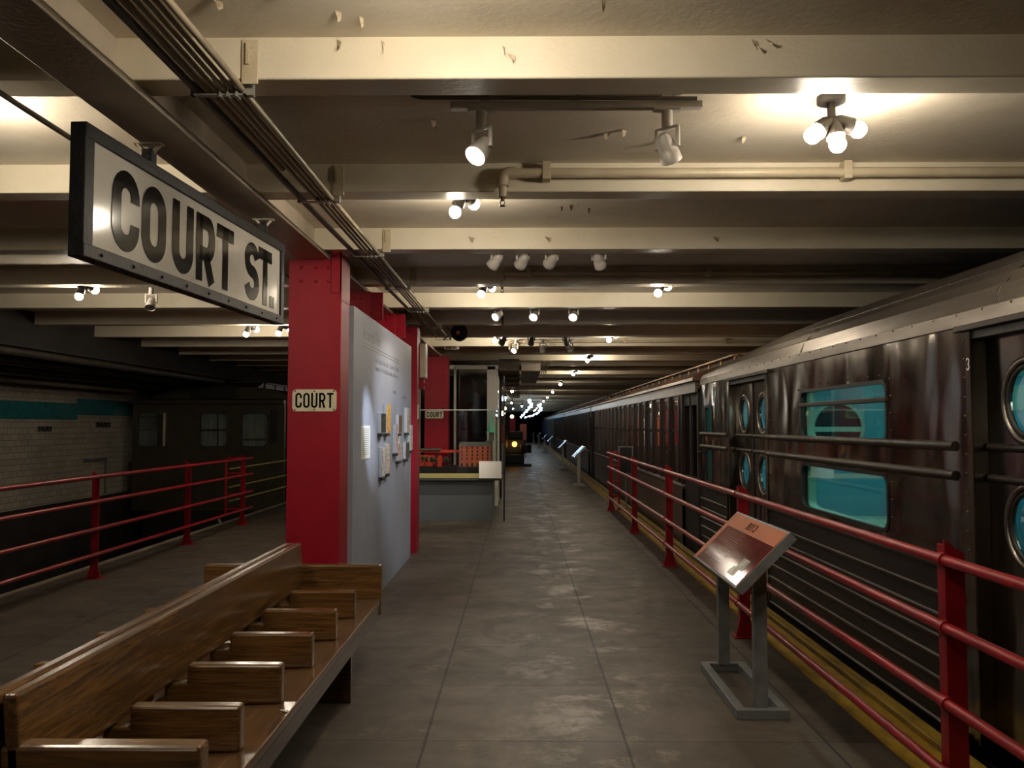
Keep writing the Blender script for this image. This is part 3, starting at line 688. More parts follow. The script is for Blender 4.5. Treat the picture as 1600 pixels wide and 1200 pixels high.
# ------------------------------------------------------------------ bench
bench = thing('waiting_bench', (-1.5, 4.1, 0), 'long varnished oak double sided waiting bench with armrest dividers', 'bench')
CX = -1.5
for sd in (1, -1):
    def X(x): return CX+sd*(x)
    def pr(pts, y0, y1, name, m, bev=.006):
        t = MB(); t.prism([(X(a), b) for a, b in pts], 1, y0, y1)
        bmesh.ops.bevel(t.bm, geom=[e for e in t.bm.edges], offset=bev, segments=2, profile=.5, affect='EDGES')
        return t.build(name, M[m], bench)
    # back board leaning outwards at the bottom
    pr([(.007, .775), (.052, .775), (.072, .495), (.03, .495)], 2.50, 5.72, 'backrest', 'wood_y', .010)
    # seat
    pr([(.04, .385), (.58, .405), (.58, .365), (.04, .345)], 2.50, 5.72, 'seat', 'wood_y', .006)
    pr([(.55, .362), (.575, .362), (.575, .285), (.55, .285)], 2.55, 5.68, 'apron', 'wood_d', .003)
    for y in (2.50, 5.70):
        pr([(.006, .30), (.585, .30), (.585, .630), (.006, .630)], y, y+.075, 'end_panel', 'wood_x', .012)
    for k in range(5):
        y = 3.065+k*.523
        pr([(.03, .40), (.515, .402), (.515, .562), (.125, .562), (.125, .487), (.03, .487)], y, y+.060, 'armrest', 'wood_x', .010)
for y in (2.9, 4.86):
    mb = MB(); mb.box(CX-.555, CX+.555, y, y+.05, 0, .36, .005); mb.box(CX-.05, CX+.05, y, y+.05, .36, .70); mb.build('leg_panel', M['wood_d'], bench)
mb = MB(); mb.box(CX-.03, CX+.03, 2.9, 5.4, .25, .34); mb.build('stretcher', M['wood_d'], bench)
one('white_triangle', MB().prism([(-.965, 3.50), (-.93, 3.475), (-.93, 3.505)], 2, .4085, .4095), M['paper'], (-.95, 3.5, .409), 'small flat white triangle lying on the front edge of the oak bench seat', 'paper')  # thin white triangle on the seat's front edge

# ------------------------------------------------------------------ grey exhibition board with prints
PX = -1.295
bd = thing('exhibition_board', (PX-.02, 8.42, 0), 'tall pale blue grey exhibition board standing beside the red columns', 'exhibition board')
MB().box(PX-.04, PX, 6.66, 10.2, .0, 2.48, .003).build('board', M['panel'], bd)
def onb(d=.001): return lambda p: (PX+d, p[0], p[1])
mb = MB()
text_font(mb, 'Art on the Trains', .155, lambda v: (PX+.0005, 7.05+v.x*.83, 2.265+v.y))
mb.build('title', pbr('grey_lettering', (92, 92, 104), rough=.5), bd)
mb = MB(); mb.box(PX, PX+.0006, 7.05, 9.15, 2.228, 2.236); mb.box(PX, PX+.0006, 7.05, 9.15, 2.200, 2.208); mb.build('rule', pbr('dark_rule', (84, 82, 92), rough=.5), bd)
random.seed(3)
faint = pbr('faint_lettering', (112, 112, 124), rough=.5)
for r, (z, y0, y1) in enumerate(((2.125, 7.68, 9.15), (2.055, 7.68, 9.12))):
    y = y0; mb = MB()
    while y < y1:
        L = random.uniform(.02, .04)
        mb.box(PX, PX+.0006, y, y+L*.35, z-.018, z+random.choice((.014, .03))); mb.box(PX, PX+.0006, y, y+L, z-.018+random.choice((0, .02)), z-.01+random.choice((0, .022))); y += L+random.choice((.01, .01, .03))
    mb.build('subtitle', faint, bd)
for y0, y1, z in ((8.75, 8.95, 1.87), (9.45, 9.72, 1.84)):
    y = y0
    mb = MB()
    while y < y1: mb.box(PX, PX+.0006, y, y+.016, z, z+.03); y += .024
    mb.build('small_heading', faint, bd)
prints = [(7.82, 8.08, 645, 677, 587, 'dark', 'dark framed print with a white centre, left of the upper pair on the grey board'),
 (8.16, 8.37, 631, 677, 597, 'sun', 'yellow and orange framed print, upper left group on the grey board'),
 (7.90, 8.06, 699, 745, 589, 'tan', 'tall white and brown framed print, lowest at left on the grey board'),
 (8.16, 8.34, 694, 740, 597, 'multi', 'multicoloured framed print below the yellow one on the grey board'),
 (8.74, 8.88, 663, 708, 611, 'pink', 'tall pale pink framed print in the middle of the grey board'),
 (8.96, 9.19, 648, 677, 616, 'brown', 'small brown framed print above the middle of the grey board'),
 (8.96, 9.19, 693, 720, 616, 'pink', 'small pale pink framed print low in the middle of the grey board'),
 (9.60, 9.80, 637, 676, 629, 'multi', 'white, red and black framed print at upper right of the grey board'),
 (9.52, 9.80, 691, 717, 628, 'grey', 'small dark grey framed print at lower right of the grey board'),
 (9.92, 10.1, 664, 704, 635, 'cream', 'cream and black framed print nearest the far edge of the grey board')]
for y0, y1, v0, v1, u, a, lb in prints:
    y0 -= .02; k = (y0+.05)/1345; zt = H+(664-v0)*k; zb = H+(664-v1)*k; d = .032
    t = thing('framed_print', (PX, (y0+y1)/2, (zt+zb)/2), lb, 'framed print', 'framed prints on the grey board')
    MB().box(PX+.001, PX+d, y0, y1, zb, zt, .002).build('frame', M['boardedge'], t)
    MB().box(PX+d, PX+d+.002, y0+.006, y1-.006, zb+.006, zt-.006).build('picture', ART[a], t)
    MB().box(PX+.001, PX+.04, y0-.01, y0+.16, zb-.028, zb-.004, .003).build('clip', M['matblack'], t)
    c = MB()
    for q in range(3): c.box(PX+.001, PX+.0014, y0+.02, y0+.14-.02*q, zb-.06-q*.014, zb-.053-q*.014)
    c.build('caption', pbr('caption_grey', (96, 96, 106), rough=.5) if 'caption_grey' not in bpy.data.materials else bpy.data.materials['caption_grey'], t)
def placard(y0, y1, zb, zt, lb, lines):
    t = thing('text_placard', (PX, (y0+y1)/2, (zb+zt)/2), lb, 'text placard')
    MB().box(PX+.001, PX+.006, y0, y1, zb, zt).build('sheet', M['paper'], t); c = MB(); z = zt-.03
    for q in range(lines):
        x = y0+.03
        while x < y1-.06:
            L = random.uniform(.015, .045); c.box(PX+.006, PX+.007, x, min(x+L, y1-.05), z, z+.005); x += L+.008
        z -= (zt-zb-.05)/lines
    c.build('print_lines', pbr('light_text', (150, 148, 146), rough=.6) if 'light_text' not in bpy.data.materials else bpy.data.materials['light_text'], t)
placard(6.99, 7.39, 1.267, 1.545, 'large white text placard at the left of the grey exhibition board', 14)
placard(9.04, 9.23, 1.345, 1.452, 'small white text placard in the middle of the grey exhibition board', 6)

# ------------------------------------------------------------------ railings
def post(mb_p, x, y, top, sx):
    """an angle-iron post: plate across the rail, leg along it, flared foot"""
    b = MB()
    b.prism([(x, 0), (x+sx*.075, 0), (x+sx*.075, top-.055), (x, top)], 1, y, y+.012)
    b.box(min(x, x+sx*.012), max(x, x+sx*.012), y+.01, y+.06, 0, top-.02)
    b.prism([(x-.035, 0), (x+sx*.075+.035, 0), (x+sx*.075, .13), (x, .13)], 1, y-.003, y+.004)
    b.box(x-.05, x+sx*.075+.05, y-.05, y+.09, 0, .012, .003)
    return b.build('post', M['redrail'], mb_p)
RZ = [1.045, .795, .515, .253]
rr = thing('platform_railing', (1.64, 8, 0), 'red four-bar pipe railing along the platform edge beside the silver train', 'railing')
ys = [.2, 3.30, 6.38, 9.55, 12.45, 15.65]
for i, y in enumerate(ys):
    b = post(rr, 1.605, y, 1.115, 1)
for z in RZ:
    MB().tube(fillet([(1.585, -1.5, z), (1.585, 15.80, z), (1.80, 15.80, z)], .08), .021, 12).build('rail', M['redrail'], rr)
    c = MB()
    for y in ys: c.tube([(1.585, y-.045, z), (1.585, y-.015, z)], .027, 12); c.box(1.585, 1.607, y-.01, y+.01, z-.012, z+.012)
    c.build('collar', M['redrail'], rr)
MB().tube([(1.80, 15.80, 1.045), (1.80, 15.80, .253)], .021, 10).build('return_bar', M['redrail'], rr)
MB().box(1.76, 1.84, 15.75, 15.85, .0, .012).tube([(1.80, 15.80, .253), (1.80, 15.8, .005)], .021, 10).build('return_foot', M['redrail'], rr)
lr = thing('platform_railing', (-4.32, 9, 0), 'red four-bar pipe railing along the dark left track', 'railing')
for y in (6.25, 8.76, 11.2, 13.42): post(lr, -4.36, y, 1.085, 1)
for z in (1.025, .775, .50, .245):
    MB().tube([(-4.28, 3.5, z), (-4.28, 13.75, z)], .020, 12).build('rail', M['redrail'], lr)
for z in (1.03, .79, .47, .24):
    MB().tube(fillet([(-4.33, 13.46, z), (-4.60, 13.46, z), (-4.60, 13.46, z-.12)], .05), .018, 10).build('return_rail', M['redrail'], lr)
MB().tube([(-4.60, 13.46, .98), (-4.60, 13.46, .12)], .02, 10).build('return_bar', M['redrail'], lr)
one('barrier_rail', MB().tube([(-4.56, 13.5, .86), (-4.56, 24, .86)], .013, 8), M['yrail'], (-4.56, 18, .86), 'topmost dull yellow barrier pipe before the old dark train', 'barrier pipe', 'yellow barrier pipes')
one('barrier_rail', MB().tube([(-4.56, 13.5, .575), (-4.56, 24, .575)], .013, 8), M['yrail'], (-4.56, 18, .575), 'middle dull yellow barrier pipe before the old dark train', 'barrier pipe', 'yellow barrier pipes')
one('barrier_rail', MB().tube([(-4.56, 13.5, .355), (-4.56, 24, .355)], .013, 8), M['yrail'], (-4.56, 18, .355), 'lowest dull yellow barrier pipe before the old dark train', 'barrier pipe', 'yellow barrier pipes')

# ------------------------------------------------------------------ information stands
st = thing('information_stand', (1.28, 5.08, 0), 'grey steel information stand with tilted panel about car 8013, beside the red railing', 'information stand')
mb = MB(); z0, z1 = 0, .05
mb.box(1.14, 1.42, 4.62, 4.67, z0, z1, .003); mb.box(1.14, 1.42, 5.51, 5.56, z0, z1, .003); mb.box(1.14, 1.19, 4.67, 5.51, z0, z1, .003); mb.box(1.37, 1.42, 4.67, 5.51, z0, z1, .003)
mb.build('base_frame', M['greymetal'], st)
for y in (4.655, 5.49): MB().box(1.245, 1.315, y, y+.05, .045, .84, .003).build('leg', M['greymetal'], st)
L0 = Vector((1.105, 4.48, .712)); ev = Vector((.285, 0, .285)); es = Vector((0, 1.08, 0)); en = Vector((-1, 0, 1)).normalized()
def tp(a, b, d): return tuple(L0+ev*a+es*b+en*d)        # a up the slope, b from near to far end
def tslab(mb, a0, a1, b0, b1, d0, d1):
    P = [tp(a, b, d) for d in (d0, d1) for a, b in ((a0, b0), (a1, b0), (a1, b1), (a0, b1))]
    for f in ((0, 1, 2, 3), (4, 7, 6, 5), (0, 4, 5, 1), (1, 5, 6, 2), (2, 6, 7, 3), (3, 7, 4, 0)): mb.quad(*[P[i] for i in f])
mb = MB(); tslab(mb, 0, 1, 0, 1, -.05, 0); tray = mb.build('panel_tray', M['greymetal'], st)
mb = MB(); tslab(mb, .03, .97, .012, .988, 0, .003); mb.build('poster', M['orange'], tray)
mb = MB(); tslab(mb, .03, .72, .012, .915, .003, .004); mb.build('photograph', M['maroon'], tray)
mb = MB(); tslab(mb, .22, .40, .10, .22, .004, .005); tslab(mb, .10, .24, .15, .27, .004, .005); mb.build('inset_picture', M['greyprint'], tray)
mb = MB(); letters(mb, '8013', .055, .036, .010, .012, lambda p: tp(.775+p[1]/.403, .60-p[0]/1.08, .0045)); mb.build('number', M['ink'], tray)
mb = MB(); random.seed(5)
for r in range(16):
    b = .10+r*.0+0; a = .66-r*.033; x = .86
    while x > .50:
        L = random.uniform(.01, .03); mb.quad(tp(a, x-L, .0042), tp(a+.010, x-L, .0042), tp(a+.010, x, .0042), tp(a, x, .0042)); x -= L+.008
mb.build('text_lines', pbr('pale_print', (140, 84, 78), rough=.10, spec=.25), tray)
def small_stand(x, y, label):
    t = thing('information_stand', (x, y, 0), label, 'information stand', 'small single-post information stands')
    MB().box(x-.14, x+.14, y-.3, y+.3, 0, .04, .004).build('base', M['lightmetal'], t)
    MB().box(x-.04, x+.04, y-.03, y+.03, .04, .84).build('post', M['lightmetal'], t)
    R = Matrix.Rotation(math.radians(-45), 3, 'Y')
    p = MB(); p.box(x-.2, x+.2, y-.5, y+.5, .84, .88, .004, 2, R, (x, y, .86)); po = p.build('panel', M['greymetal'], t)
    q = MB(); q.box(x-.19, x+.19, y-.48, y+.48, .881, .883, 0, 2, R, (x, y, .86)); q.build('poster', pbr('glossy_pale_poster', (150, 152, 158), (110, 116, 128), rough=.15, nscale=3) if 'glossy_pale_poster' not in bpy.data.materials else bpy.data.materials['glossy_pale_poster'], po)
for (x, y), wd in zip(((1.5, 22.2), (1.5, 30.5), (1.45, 42), (1.4, 50), (1.3, 60), (1.1, 72)), ('nearest', 'second', 'third', 'fourth', 'fifth', 'farthest')):
    small_stand(x, y, 'small single-post information stand beyond the railing, %s of the row' % wd)
t = thing('notice_board', (1.95, 16.0, 0), 'black notice board on a thin pole beyond the end of the red railing', 'notice board')
MB().box(1.83, 2.07, 15.98, 16.02, .66, 1.14, .005).build('board', M['matblack'], t)
MB().plate(rect(1.815, 2.085, .645, 1.155), [rect(1.835, 2.065, .665, 1.135)], 1, 15.97, .06).build('frame', M['greymetal'], t)
MB().cyl((1.95, 16.0, .0), (1.95, 16.0, .66), .012).build('pole', M['lightmetal'], t)

# ------------------------------------------------------------------ display case with model
dc = thing('display_case', (-1.2, 15, 0), 'slate grey display case with glass sides holding a model street', 'display case')
x0, x1, y0, y1 = -2.1, -.445, 13.9, 15.03
MB().box(x0, x1, y0, y1, 0, .66, .005).build('base', M['greybase'], dc)
MB().box(x0, x1+.002, y0-.004, y1, .43, .66).build('upper_band', M['greytop'], dc)
MB().box(x0, x1+.15, y0-.06, y1+.05, .66, .70, .004).build('top', M['greytop'], dc)
MB().box(x0, x1+.14, y0-.064, y0-.05, .70, .775).build('front_strip', M['mustard'], dc)
g = MB(); g.box(x0, x1+.05, y0-.03, y0-.024, .775, 1.79); g.box(x1+.044, x1+.05, y0-.024, y1, .70, 1.79); g.build('glass', M['caseglass'], dc)
e = MB(); e.box(x0, x1+.055, y0-.032, y0-.022, 1.785, 1.80); e.box(x1+.042, x1+.055, y0-.02, y1, 1.785, 1.80); e.build('glass_edge', pbr('glass_edge_green', (140, 150, 144), rough=.2), dc)
MB().box(-1.9, -.56, 14.05, 14.98, .70, .86).build('model_ground', M['modeldark'], dc)
one('card', MB().box(-.66, -.30, 13.80, 13.806, .70, .97), M['paper'], (-.48, 13.8, .7), 'blank white card leaning at the corner of the display case', 'card')
def model_house(x0, x1, y0, y1, z0, z1, cols, rows):
    t = thing('model_building', ((x0+x1)/2, (y0+y1)/2, z0), 'orange brick model warehouse with rows of windows in the display case', 'model building')
    MB().box(x0, x1, y0, y1, z0, z1).build('walls', M['brick'], t)
    MB().prism([(x0-.01, z1), (x1+.01, z1), (x1-.02, z1+.06), (x0+.01, z1+.06)], 1, y0-.01, y1+.01).build('roof', M['modelroof'], t)
    dx = (x1-x0)/cols
    for r in range(rows):
        for c in range(cols):
            xx = x0+dx*(c+.5); zz = z0+.10+r*(z1-z0-.1)/rows
            if r == 0: MB().prism([(xx-.018, z0+.0), (xx+.018, z0), (xx+.018, z0+.045), (xx, z0+.062), (xx-.018, z0+.045)], 1, y0-.003, y0+.01).build('doorway', M['modeldark'], t)
            MB().box(xx-.012, xx+.012, y0-.003, y0+.01, zz+.01, zz+.05).build('window', M['modeldark'], t)
model_house(-1.02, -.50, 14.4, 14.70, .86, 1.20, 6, 4)
t = thing('model_church', (-.5, 14.86, .86), 'model church with a pointed verdigris green steeple in the display case', 'model church')
MB().box(-.60, -.48, 14.74, 14.96, .86, 1.28).build('tower', M['modelroof'], t)
MB().box(-.54, -.455, 14.82, 14.90, 1.28, 1.42).build('belfry', pbr('model_grey_stone', (110, 112, 104), rough=.6), t)
MB().cyl((-.50, 14.86, 1.42), (-.50, 14.86, 1.43), .10, .10, 8).tube([(-.50, 14.86, 1.43), (-.50, 14.86, 1.5), (-.50, 14.86, 1.84)], .05, 8, True, [.085, .05, .003]).build('steeple', M['copperg'], t)
t = thing('model_station', (-1.55, 14.6, .86), 'red model elevated station with a pale roof in the display case', 'model station')
MB().box(-1.75, -1.45, 14.5, 14.8, .86, 1.04).build('house', M['modelred'], t)
MB().box(-2.0, -1.04, 14.6, 14.75, 1.085, 1.125).build('platform', M['modelred'], t)
for k in range(4): MB().box(-1.85+k*.22, -1.83+k*.22, 14.62, 14.66, .86, 1.09).build('post', M['modeldark'], t)
MB().box(-1.7, -1.35, 14.55, 14.85, 1.125, 1.15).build('roof', M['modelroof'], t)
t = thing('model_annex', (-1.3, 14.4, .86), 'small orange model house beside the model trees', 'model building')
MB().box(-1.38, -1.30, 14.32, 14.42, .86, 1.0).prism([(-1.39, 1.0), (-1.29, 1.0), (-1.34, 1.05)], 1, 14.31, 14.43).build('house', M['modelred'], t)
random.seed(11)
for k, x in enumerate((-1.87, -1.73, -1.58, -1.44, -1.22)):
    t = thing('model_tree', (x, 14.25, .86), 'tiny dark green model tree in the display case, %s from the left' % words[k], 'model tree', 'model trees')
    MB().cyl((x, 14.25, .86), (x, 14.25, .95), .006, seg=6).build('trunk', M['modeldark'], t)
    c = MB()
    for q in range(6): c.ball((x+random.uniform(-.04, .04), 14.25+random.uniform(-.02, .02), .975+random.uniform(-.02, .03)), random.uniform(.02, .035), 7, 5)
    c.build('crown', M['modelgreen'], t)

# glazed booth behind the case
b = thing('glazed_booth', (-1.0, 17.2, 0), 'dark glazed booth with white metal frame behind the display case', 'booth')
MB().box(-1.24, -.62, 16.58, 16.6, .1, 2.62).box(-1.95, -1.70, 16.58, 16.6, .1, 2.62).box(-.46, -.44, 16.7, 18.6, .1, 2.62).build('glazing', M['darkglass'], b)
f = MB()
for xa, xb in ((-1.96, -1.92), (-1.70, -1.64), (-1.28, -1.235), (-.64, -.48)): f.box(xa, xb, 16.53, 16.60, 0, 2.68, .004)
f.box(-1.96, -.42, 16.53, 16.62, 2.62, 2.70); f.box(-.48, -.43, 16.62, 16.75, 0, 2.68); f.box(-.48, -.43, 17.6, 17.66, 0, 2.62)
f.build('frame', M['boothwhite'], b)
MB().box(-.45, -.40, 18.55, 18.62, 0, 2.66).box(-.46, -.41, 16.76, 18.6, 2.55, 2.62).build('dark_post', M['matblack'], b)
MB().box(-1.95, -.46, 18.5, 18.55, 0, 2.6).build('back_panel', M['darkwall'], b)
one('case_post', MB().box(-.275, -.25, 13.95, 13.99, 0, 2.35, .003), M['matblack'], (-.26, 13.97, 0), 'thin black upright at the aisle corner of the display case', 'post')
# electrical boxes
t = thing('electrical_box', (-1.2, 11.0, 2.1), 'pale grey electrical cabinet fixed high beside the red column', 'electrical box')
MB().box(-1.40, -1.19, 10.80, 11.0, 2.14, 2.58, .006).build('cabinet', M['lightmetal'], t)
MB().box(-1.262, -1.195, 10.79, 10.802, 2.15, 2.57, .003).build('door', M['pipe'], t)
one('junction_box', MB().box(-1.40, -1.215, 10.80, 10.95, 2.0, 2.13, .005).box(-1.215, -1.17, 10.85, 10.88, 2.05, 2.075), M['red'], (-1.29, 11.0, 2.06), 'small red junction box under the grey electrical cabinet', 'junction box')
# horn loudspeaker
t = thing('horn_loudspeaker', (-.8, 11.0, 2.73), 'black horn loudspeaker mounted by the conduits at the ceiling', 'loudspeaker')
d = Vector((.35, -1, -.05)).normalized(); c = Vector((-.78, 10.95, 2.73))
s = MB(); s.tube([c-d*.22, c-d*.12, c-d*.05, c, c+d*.002], .1, 20, False, [.045, .055, .085, .115, .11]); s.tube([c+d*.002, c-d*.05, c-d*.1], .1, 20, False, [.108, .075, .03]); s.build('horn', M['matblack'], t)
s = MB(); s.tube([c-d*.22, c-d*.30], .055, 14); s.build('driver', M['lampdark'], t)
s = MB(); s.ball(c-d*.06, .028, 10, 8); s.build('cone', pbr('horn_cone', (170, 90, 60), rough=.4), t)
s = MB(); s.tube([c-d*.2, c-d*.2+Vector((-.08, 0, .05)), (-.95, 10.80, 2.812)], .010, 6); s.tube([c-d*.05+Vector((-.1, .02, 0)), (-1.0, 11.2, 2.66)], .008, 6); s.build('bracket', M['lampdark'], t)

# ducts at the ceiling further down the aisle
def duct(x0, x1, y0, y1, z, label, m='girder', curve=0):
    mb = MB(); n = 10
    for k in range(n):
        a, b2 = y0+(y1-y0)*k/n, y0+(y1-y0)*(k+1)/n
        zz = z-curve*math.sin(PI*(k+.5)/n)
        mb.box(x0, x1, a, b2, zz, ZB-.002)
    one('ceiling_duct', mb, M[m], ((x0+x1)/2, (y0+y1)/2, ZB), label, 'duct', 'ducts under the beams')
duct(-.40, -.02, 16.4, 33, 2.60, 'long brownish duct hanging under the beams beyond the booth', 'darkduct', curve=.10)
duct(.02, .40, 17.0, 22, 2.62, 'short box duct under the beams right of the long duct')
for k in range(4):
    x = .46+k*.045
    one('conduit', MB().tube([(x, 16.6, 2.79), (x, 21, 2.77)], .012, 6), M['pipe'], (x, 18, 2.78), 'pale conduit beside the box duct, %s from the duct' % words[k], 'conduit', 'conduits beside the box duct')

# ------------------------------------------------------------------ silver subway car 8013
XT = 2.15; DW = 2.95
car = thing('subway_car', (XT+DW/2, 4, -1.1), 'stainless steel subway car 8013 with turquoise interior and porthole doors', 'subway car')
Y0, Y1 = -4.2, 10.27
doors = [(7.55, 8.86), (2.80, 4.105), (-1.95, -.65)]
wins = [(5.08, 6.62), (.33, 1.87)]
ZT = 2.10
segs = [(8.86, Y1), (4.105, 7.55), (-.65, 2.80), (Y0, -1.95)]
def win_holes(a, b): return [rrect(a, b, 1.455, 1.805, .05), rrect(a, b, .93, 1.255, .06)]
for a, b in segs:
    holes = []
    for wa, wb in wins:
        if a < wa and wb < b: holes += win_holes(wa, wb)
    if b == Y1: holes += [rrect(9.70, 10.04, 1.455, 1.76, .04), rrect(9.70, 10.04, .90, 1.27, .04)]
    MB().plate(rect(a, b, -.12, 2.025), holes, 0, XT, .016).build('side_panel', M['steel'], car)
MB().box(XT-.008, XT+.05, Y0, Y1, 2.025, 2.10, .004).build('letterboard', M['steelroof'], car)
# drip rails above doors, door frames
for a, b in doors:
    dr = MB(); dr.box(XT-.025, XT+.05, a-.13, b+.13, 2.0, 2.03, .005); dr.build('drip_rail', M['steelribs'], car)
    for y in (a, b):
        f = MB(); f.box(XT-.012, XT+.09, y-.045 if y == a else y-.005, y+.005 if y == a else y+.045, -.12, 2.0, .005); f.build('door_jamb', M['steel'], car)
    MB().box(XT+.0, XT+.1, a, b, 1.96, 2.02).build('door_header', M['rubber'], car)
    mid = (a+b)/2
    for p, q in ((a+.008, mid-.012), (mid+.012, b-.008)):
        cy = (p+q)/2
        leaf = MB().plate(rect(p, q, -.1, 1.975), [circ(cy, 1.655, .168), circ(cy, 1.10, .168)], 0, XT+.065, .03).build('door_leaf', M['steel'], car)
        for cz in (1.655, 1.10):
            r = MB(); r.ring((XT+.066, cy, cz), 0, .168, .200, -.010); r.build('porthole_rim', M['chrome'], leaf)
            r = MB(); r.ring((XT+.072, cy, cz), 0, .143, .169, -.010); r.build('porthole_gasket', M['rubber'], leaf)
            MB().disc((XT+.082, cy, cz), 0, .166).build('porthole_glass', M['glassg'], leaf)
        for z in (1.445, 1.30): MB().tube([(XT+.062, p+.012, z), (XT+.062, q-.012, z)], .019, 8).build('belt_rail', M['steelribs'], leaf)
    MB().box(XT+.055, XT+.075, mid-.014, mid+.014, -.1, 1.975).build('door_seal', M['rubber'], car)
# belt rails
for a, b in ((4.28, 7.50), (-.5, 2.62), (8.95, Y1), (Y0, -2.1)):
    for z in (1.445, 1.30): MB().tube([(XT, a, z), (XT, b, z)], .026, 10).build('belt_rail', M['steelribs'], car)
    # fluted lower panel
    fl = MB(); fl.box(XT-.010, XT+.005, a, b, -.10, .86)
    for z in (.835, .69, .58, .47, .365, .255, .145, .04):
        fl.prism([(XT-.010, z-.020), (XT-.020, z-.010), (XT-.022, z+.006), (XT-.010, z+.014)], 1, a+.01, b-.01)
    fl.box(XT-.022, XT, b-.018, b, -.1, .87); fl.box(XT-.022, XT, a, a+.018, -.1, .87)
    fl.build('fluted_panel', M['steelribs'], car)
# window frames and glass
for wa, wb in wins+[(9.70, 10.04)]:
    end = wb-wa < .5
    for z0_, z1_, r in (((1.455, 1.76, .04), (.90, 1.27, .04)) if end else ((1.455, 1.805, .05), (.93, 1.255, .06))):
        fr = MB().plate(rrect(wa-.014, wb+.014, z0_-.014, z1_+.014, r+.014), [rrect(wa+.010, wb-.010, z0_+.010, z1_-.010, r)], 0, XT-.006, .024).build('window_frame', M['rubber'], car)
        MB().box(XT+.011, XT+.015, wa-.01, wb+.01, z0_-.01, z1_+.01).build('pane', M['glassg'], fr)
        if z0_ > 1.4 and not end: MB().box(XT-.016, XT+.02, wa-.018, wb+.018, 1.685, 1.715, .005).build('sash_bar', M['steelribs'], fr)
# rivets along the skin
rv = MB()
for a, b in ((4.16, 7.5), (-.6, 2.75)):
    for q in range(12):
        for y in (a+.02, b-.06): rv.ball((XT-.001, y, .95+q*.092), .006, 6, 4)
for wa, wb in wins:
    for q in range(9): rv.ball((XT-.001, wa+.08+q*(wb-wa-.16)/8, 1.845), .006, 6, 4)
    for q in range(10):
        for y in (wa-.06, wb+.06): rv.ball((XT-.001, y, .92+q*.1), .006, 6, 4)
for q in range(60): rv.ball((XT-.009, -4.1+q*.238, 2.088), .006, 6, 4)
rv.build('rivets', M['rust'], car)
# number on the end post, chalk mark by the near door
nb = MB()
letters(nb, '8013', .19, .062, .017, .014, lambda p: (XT-.001, 9.62-p[0], 1.79+p[1])); nb.build('car_number', pbr('dark_number', (58, 44, 38), rough=.4), car)
nb = MB(); letters(nb, '3', .06, .03, .006, 0, lambda p: (XT-.013, 4.14-p[0], 1.81+p[1])); nb.build('chalk_mark', M['paper'], car)
# fluted roof, drooping towards the far end
prof = [(0, 2.10), (.03, 2.17), (.09, 2.235), (.20, 2.31), (.34, 2.385), (.52, 2.455), (.75, 2.525), (1.05, 2.59), (1.475, 2.62)]
prof = prof+[(DW-x, z) for x, z in prof[-2::-1]]
fine = []
for i in range(len(prof)-1):
    (xa, za), (xb, zb) = prof[i], prof[i+1]; n = max(1, int(math.hypot(xb-xa, zb-za)/.04))
    for k in range(n):
        q = k/n; fine.append((xa+(xb-xa)*q, za+(zb-za)*q+(.018 if (len(fine) % 2) else 0)))
fine.append(prof[-1])
def droop(y):
    q = max(0, (y-7.3)/(Y1-7.3)); return 1-.50*q**2
t = bmesh.new(); ysr = [Y0]+[-3+k*1.0 for k in range(11)]+[7.4+.2*k for k in range(15)]; ysr = [y for y in ysr if y < Y1]+[Y1]
rows = []
for y in ysr:
    dq = droop(y); rows.append([t.verts.new((XT+x, y, 2.10+(z-2.10)*dq)) for x, z in fine])
for i in range(len(rows)-1):
    for k in range(len(fine)-1): t.faces.new((rows[i][k], rows[i+1][k], rows[i+1][k+1], rows[i][k+1]))
for rw in (rows[0], rows[-1]): t.faces.new([t.verts.new(v.co) for v in rw])
bmesh.ops.recalc_face_normals(t, faces=t.faces[:])
mb = MB(); mb._take(t); mb.build('roof', M['steelroof'], car)
rs = MB()
for y in (-1.5, 1.2, 3.9, 6.6):
    for k in range(len(prof)-1):
        (xa, za), (xb, zb) = prof[k], prof[k+1]; rs.tube([(XT+xa, y, za+.004), (XT+xb, y, zb+.004)], .007, 5, False)
for k, z in ((3, .006), (5, .006)):
    rs.tube([(XT+prof[k][0], Y0, prof[k][1]+.006), (XT+prof[k][0], 7.4, prof[k][1]+.006)], .010, 5)
rs.build('roof_seams', M['steelribs'], car)
# far end of the car, underframe, interior
MB().plate(rect(XT, XT+DW, -.12, 2.10), [rect(XT+1.1, XT+1.85, -.1, 1.95)], 1, Y1-.03, .04).build('end_wall', M['steel'], car)
MB().box(XT+.06, XT+DW-.06, Y1-.045, Y1-.035, -.02, 2.05).build('end_lining', M['teal2'], car)
MB().tube(fillet([(XT-.005, Y1-.05, .86), (XT-.05, Y1-.05, .86), (XT-.05, Y1-.05, 1.24), (XT-.005, Y1-.05, 1.24)], .03), .012, 8).build('grab_handle', M['steelribs'], car)
MB().box(XT+.05, XT+DW-.05, Y0, Y1-.05, -.12, -.04).box(XT+.3, XT+DW-.3, Y0+1, Y1-1, -.95, -.12).build('underframe', M['matblack'], car)
MB().box(XT+.1, XT+DW-.06, Y0, Y1-.1, -.04, -.01).build('car_floor', M['carfloor'], car)
MB().box(XT+DW-.05, XT+DW, Y0, Y1, -.12, 2.10).box(XT+.1, XT+DW, Y0, Y0+.05, -.12, 2.1).build('far_side', M['teal'], car)
MB().box(XT+.05, XT+DW-.05, Y0, Y1-.3, 2.04, 2.09).build('car_ceiling', M['teal2'], car)
il = MB()
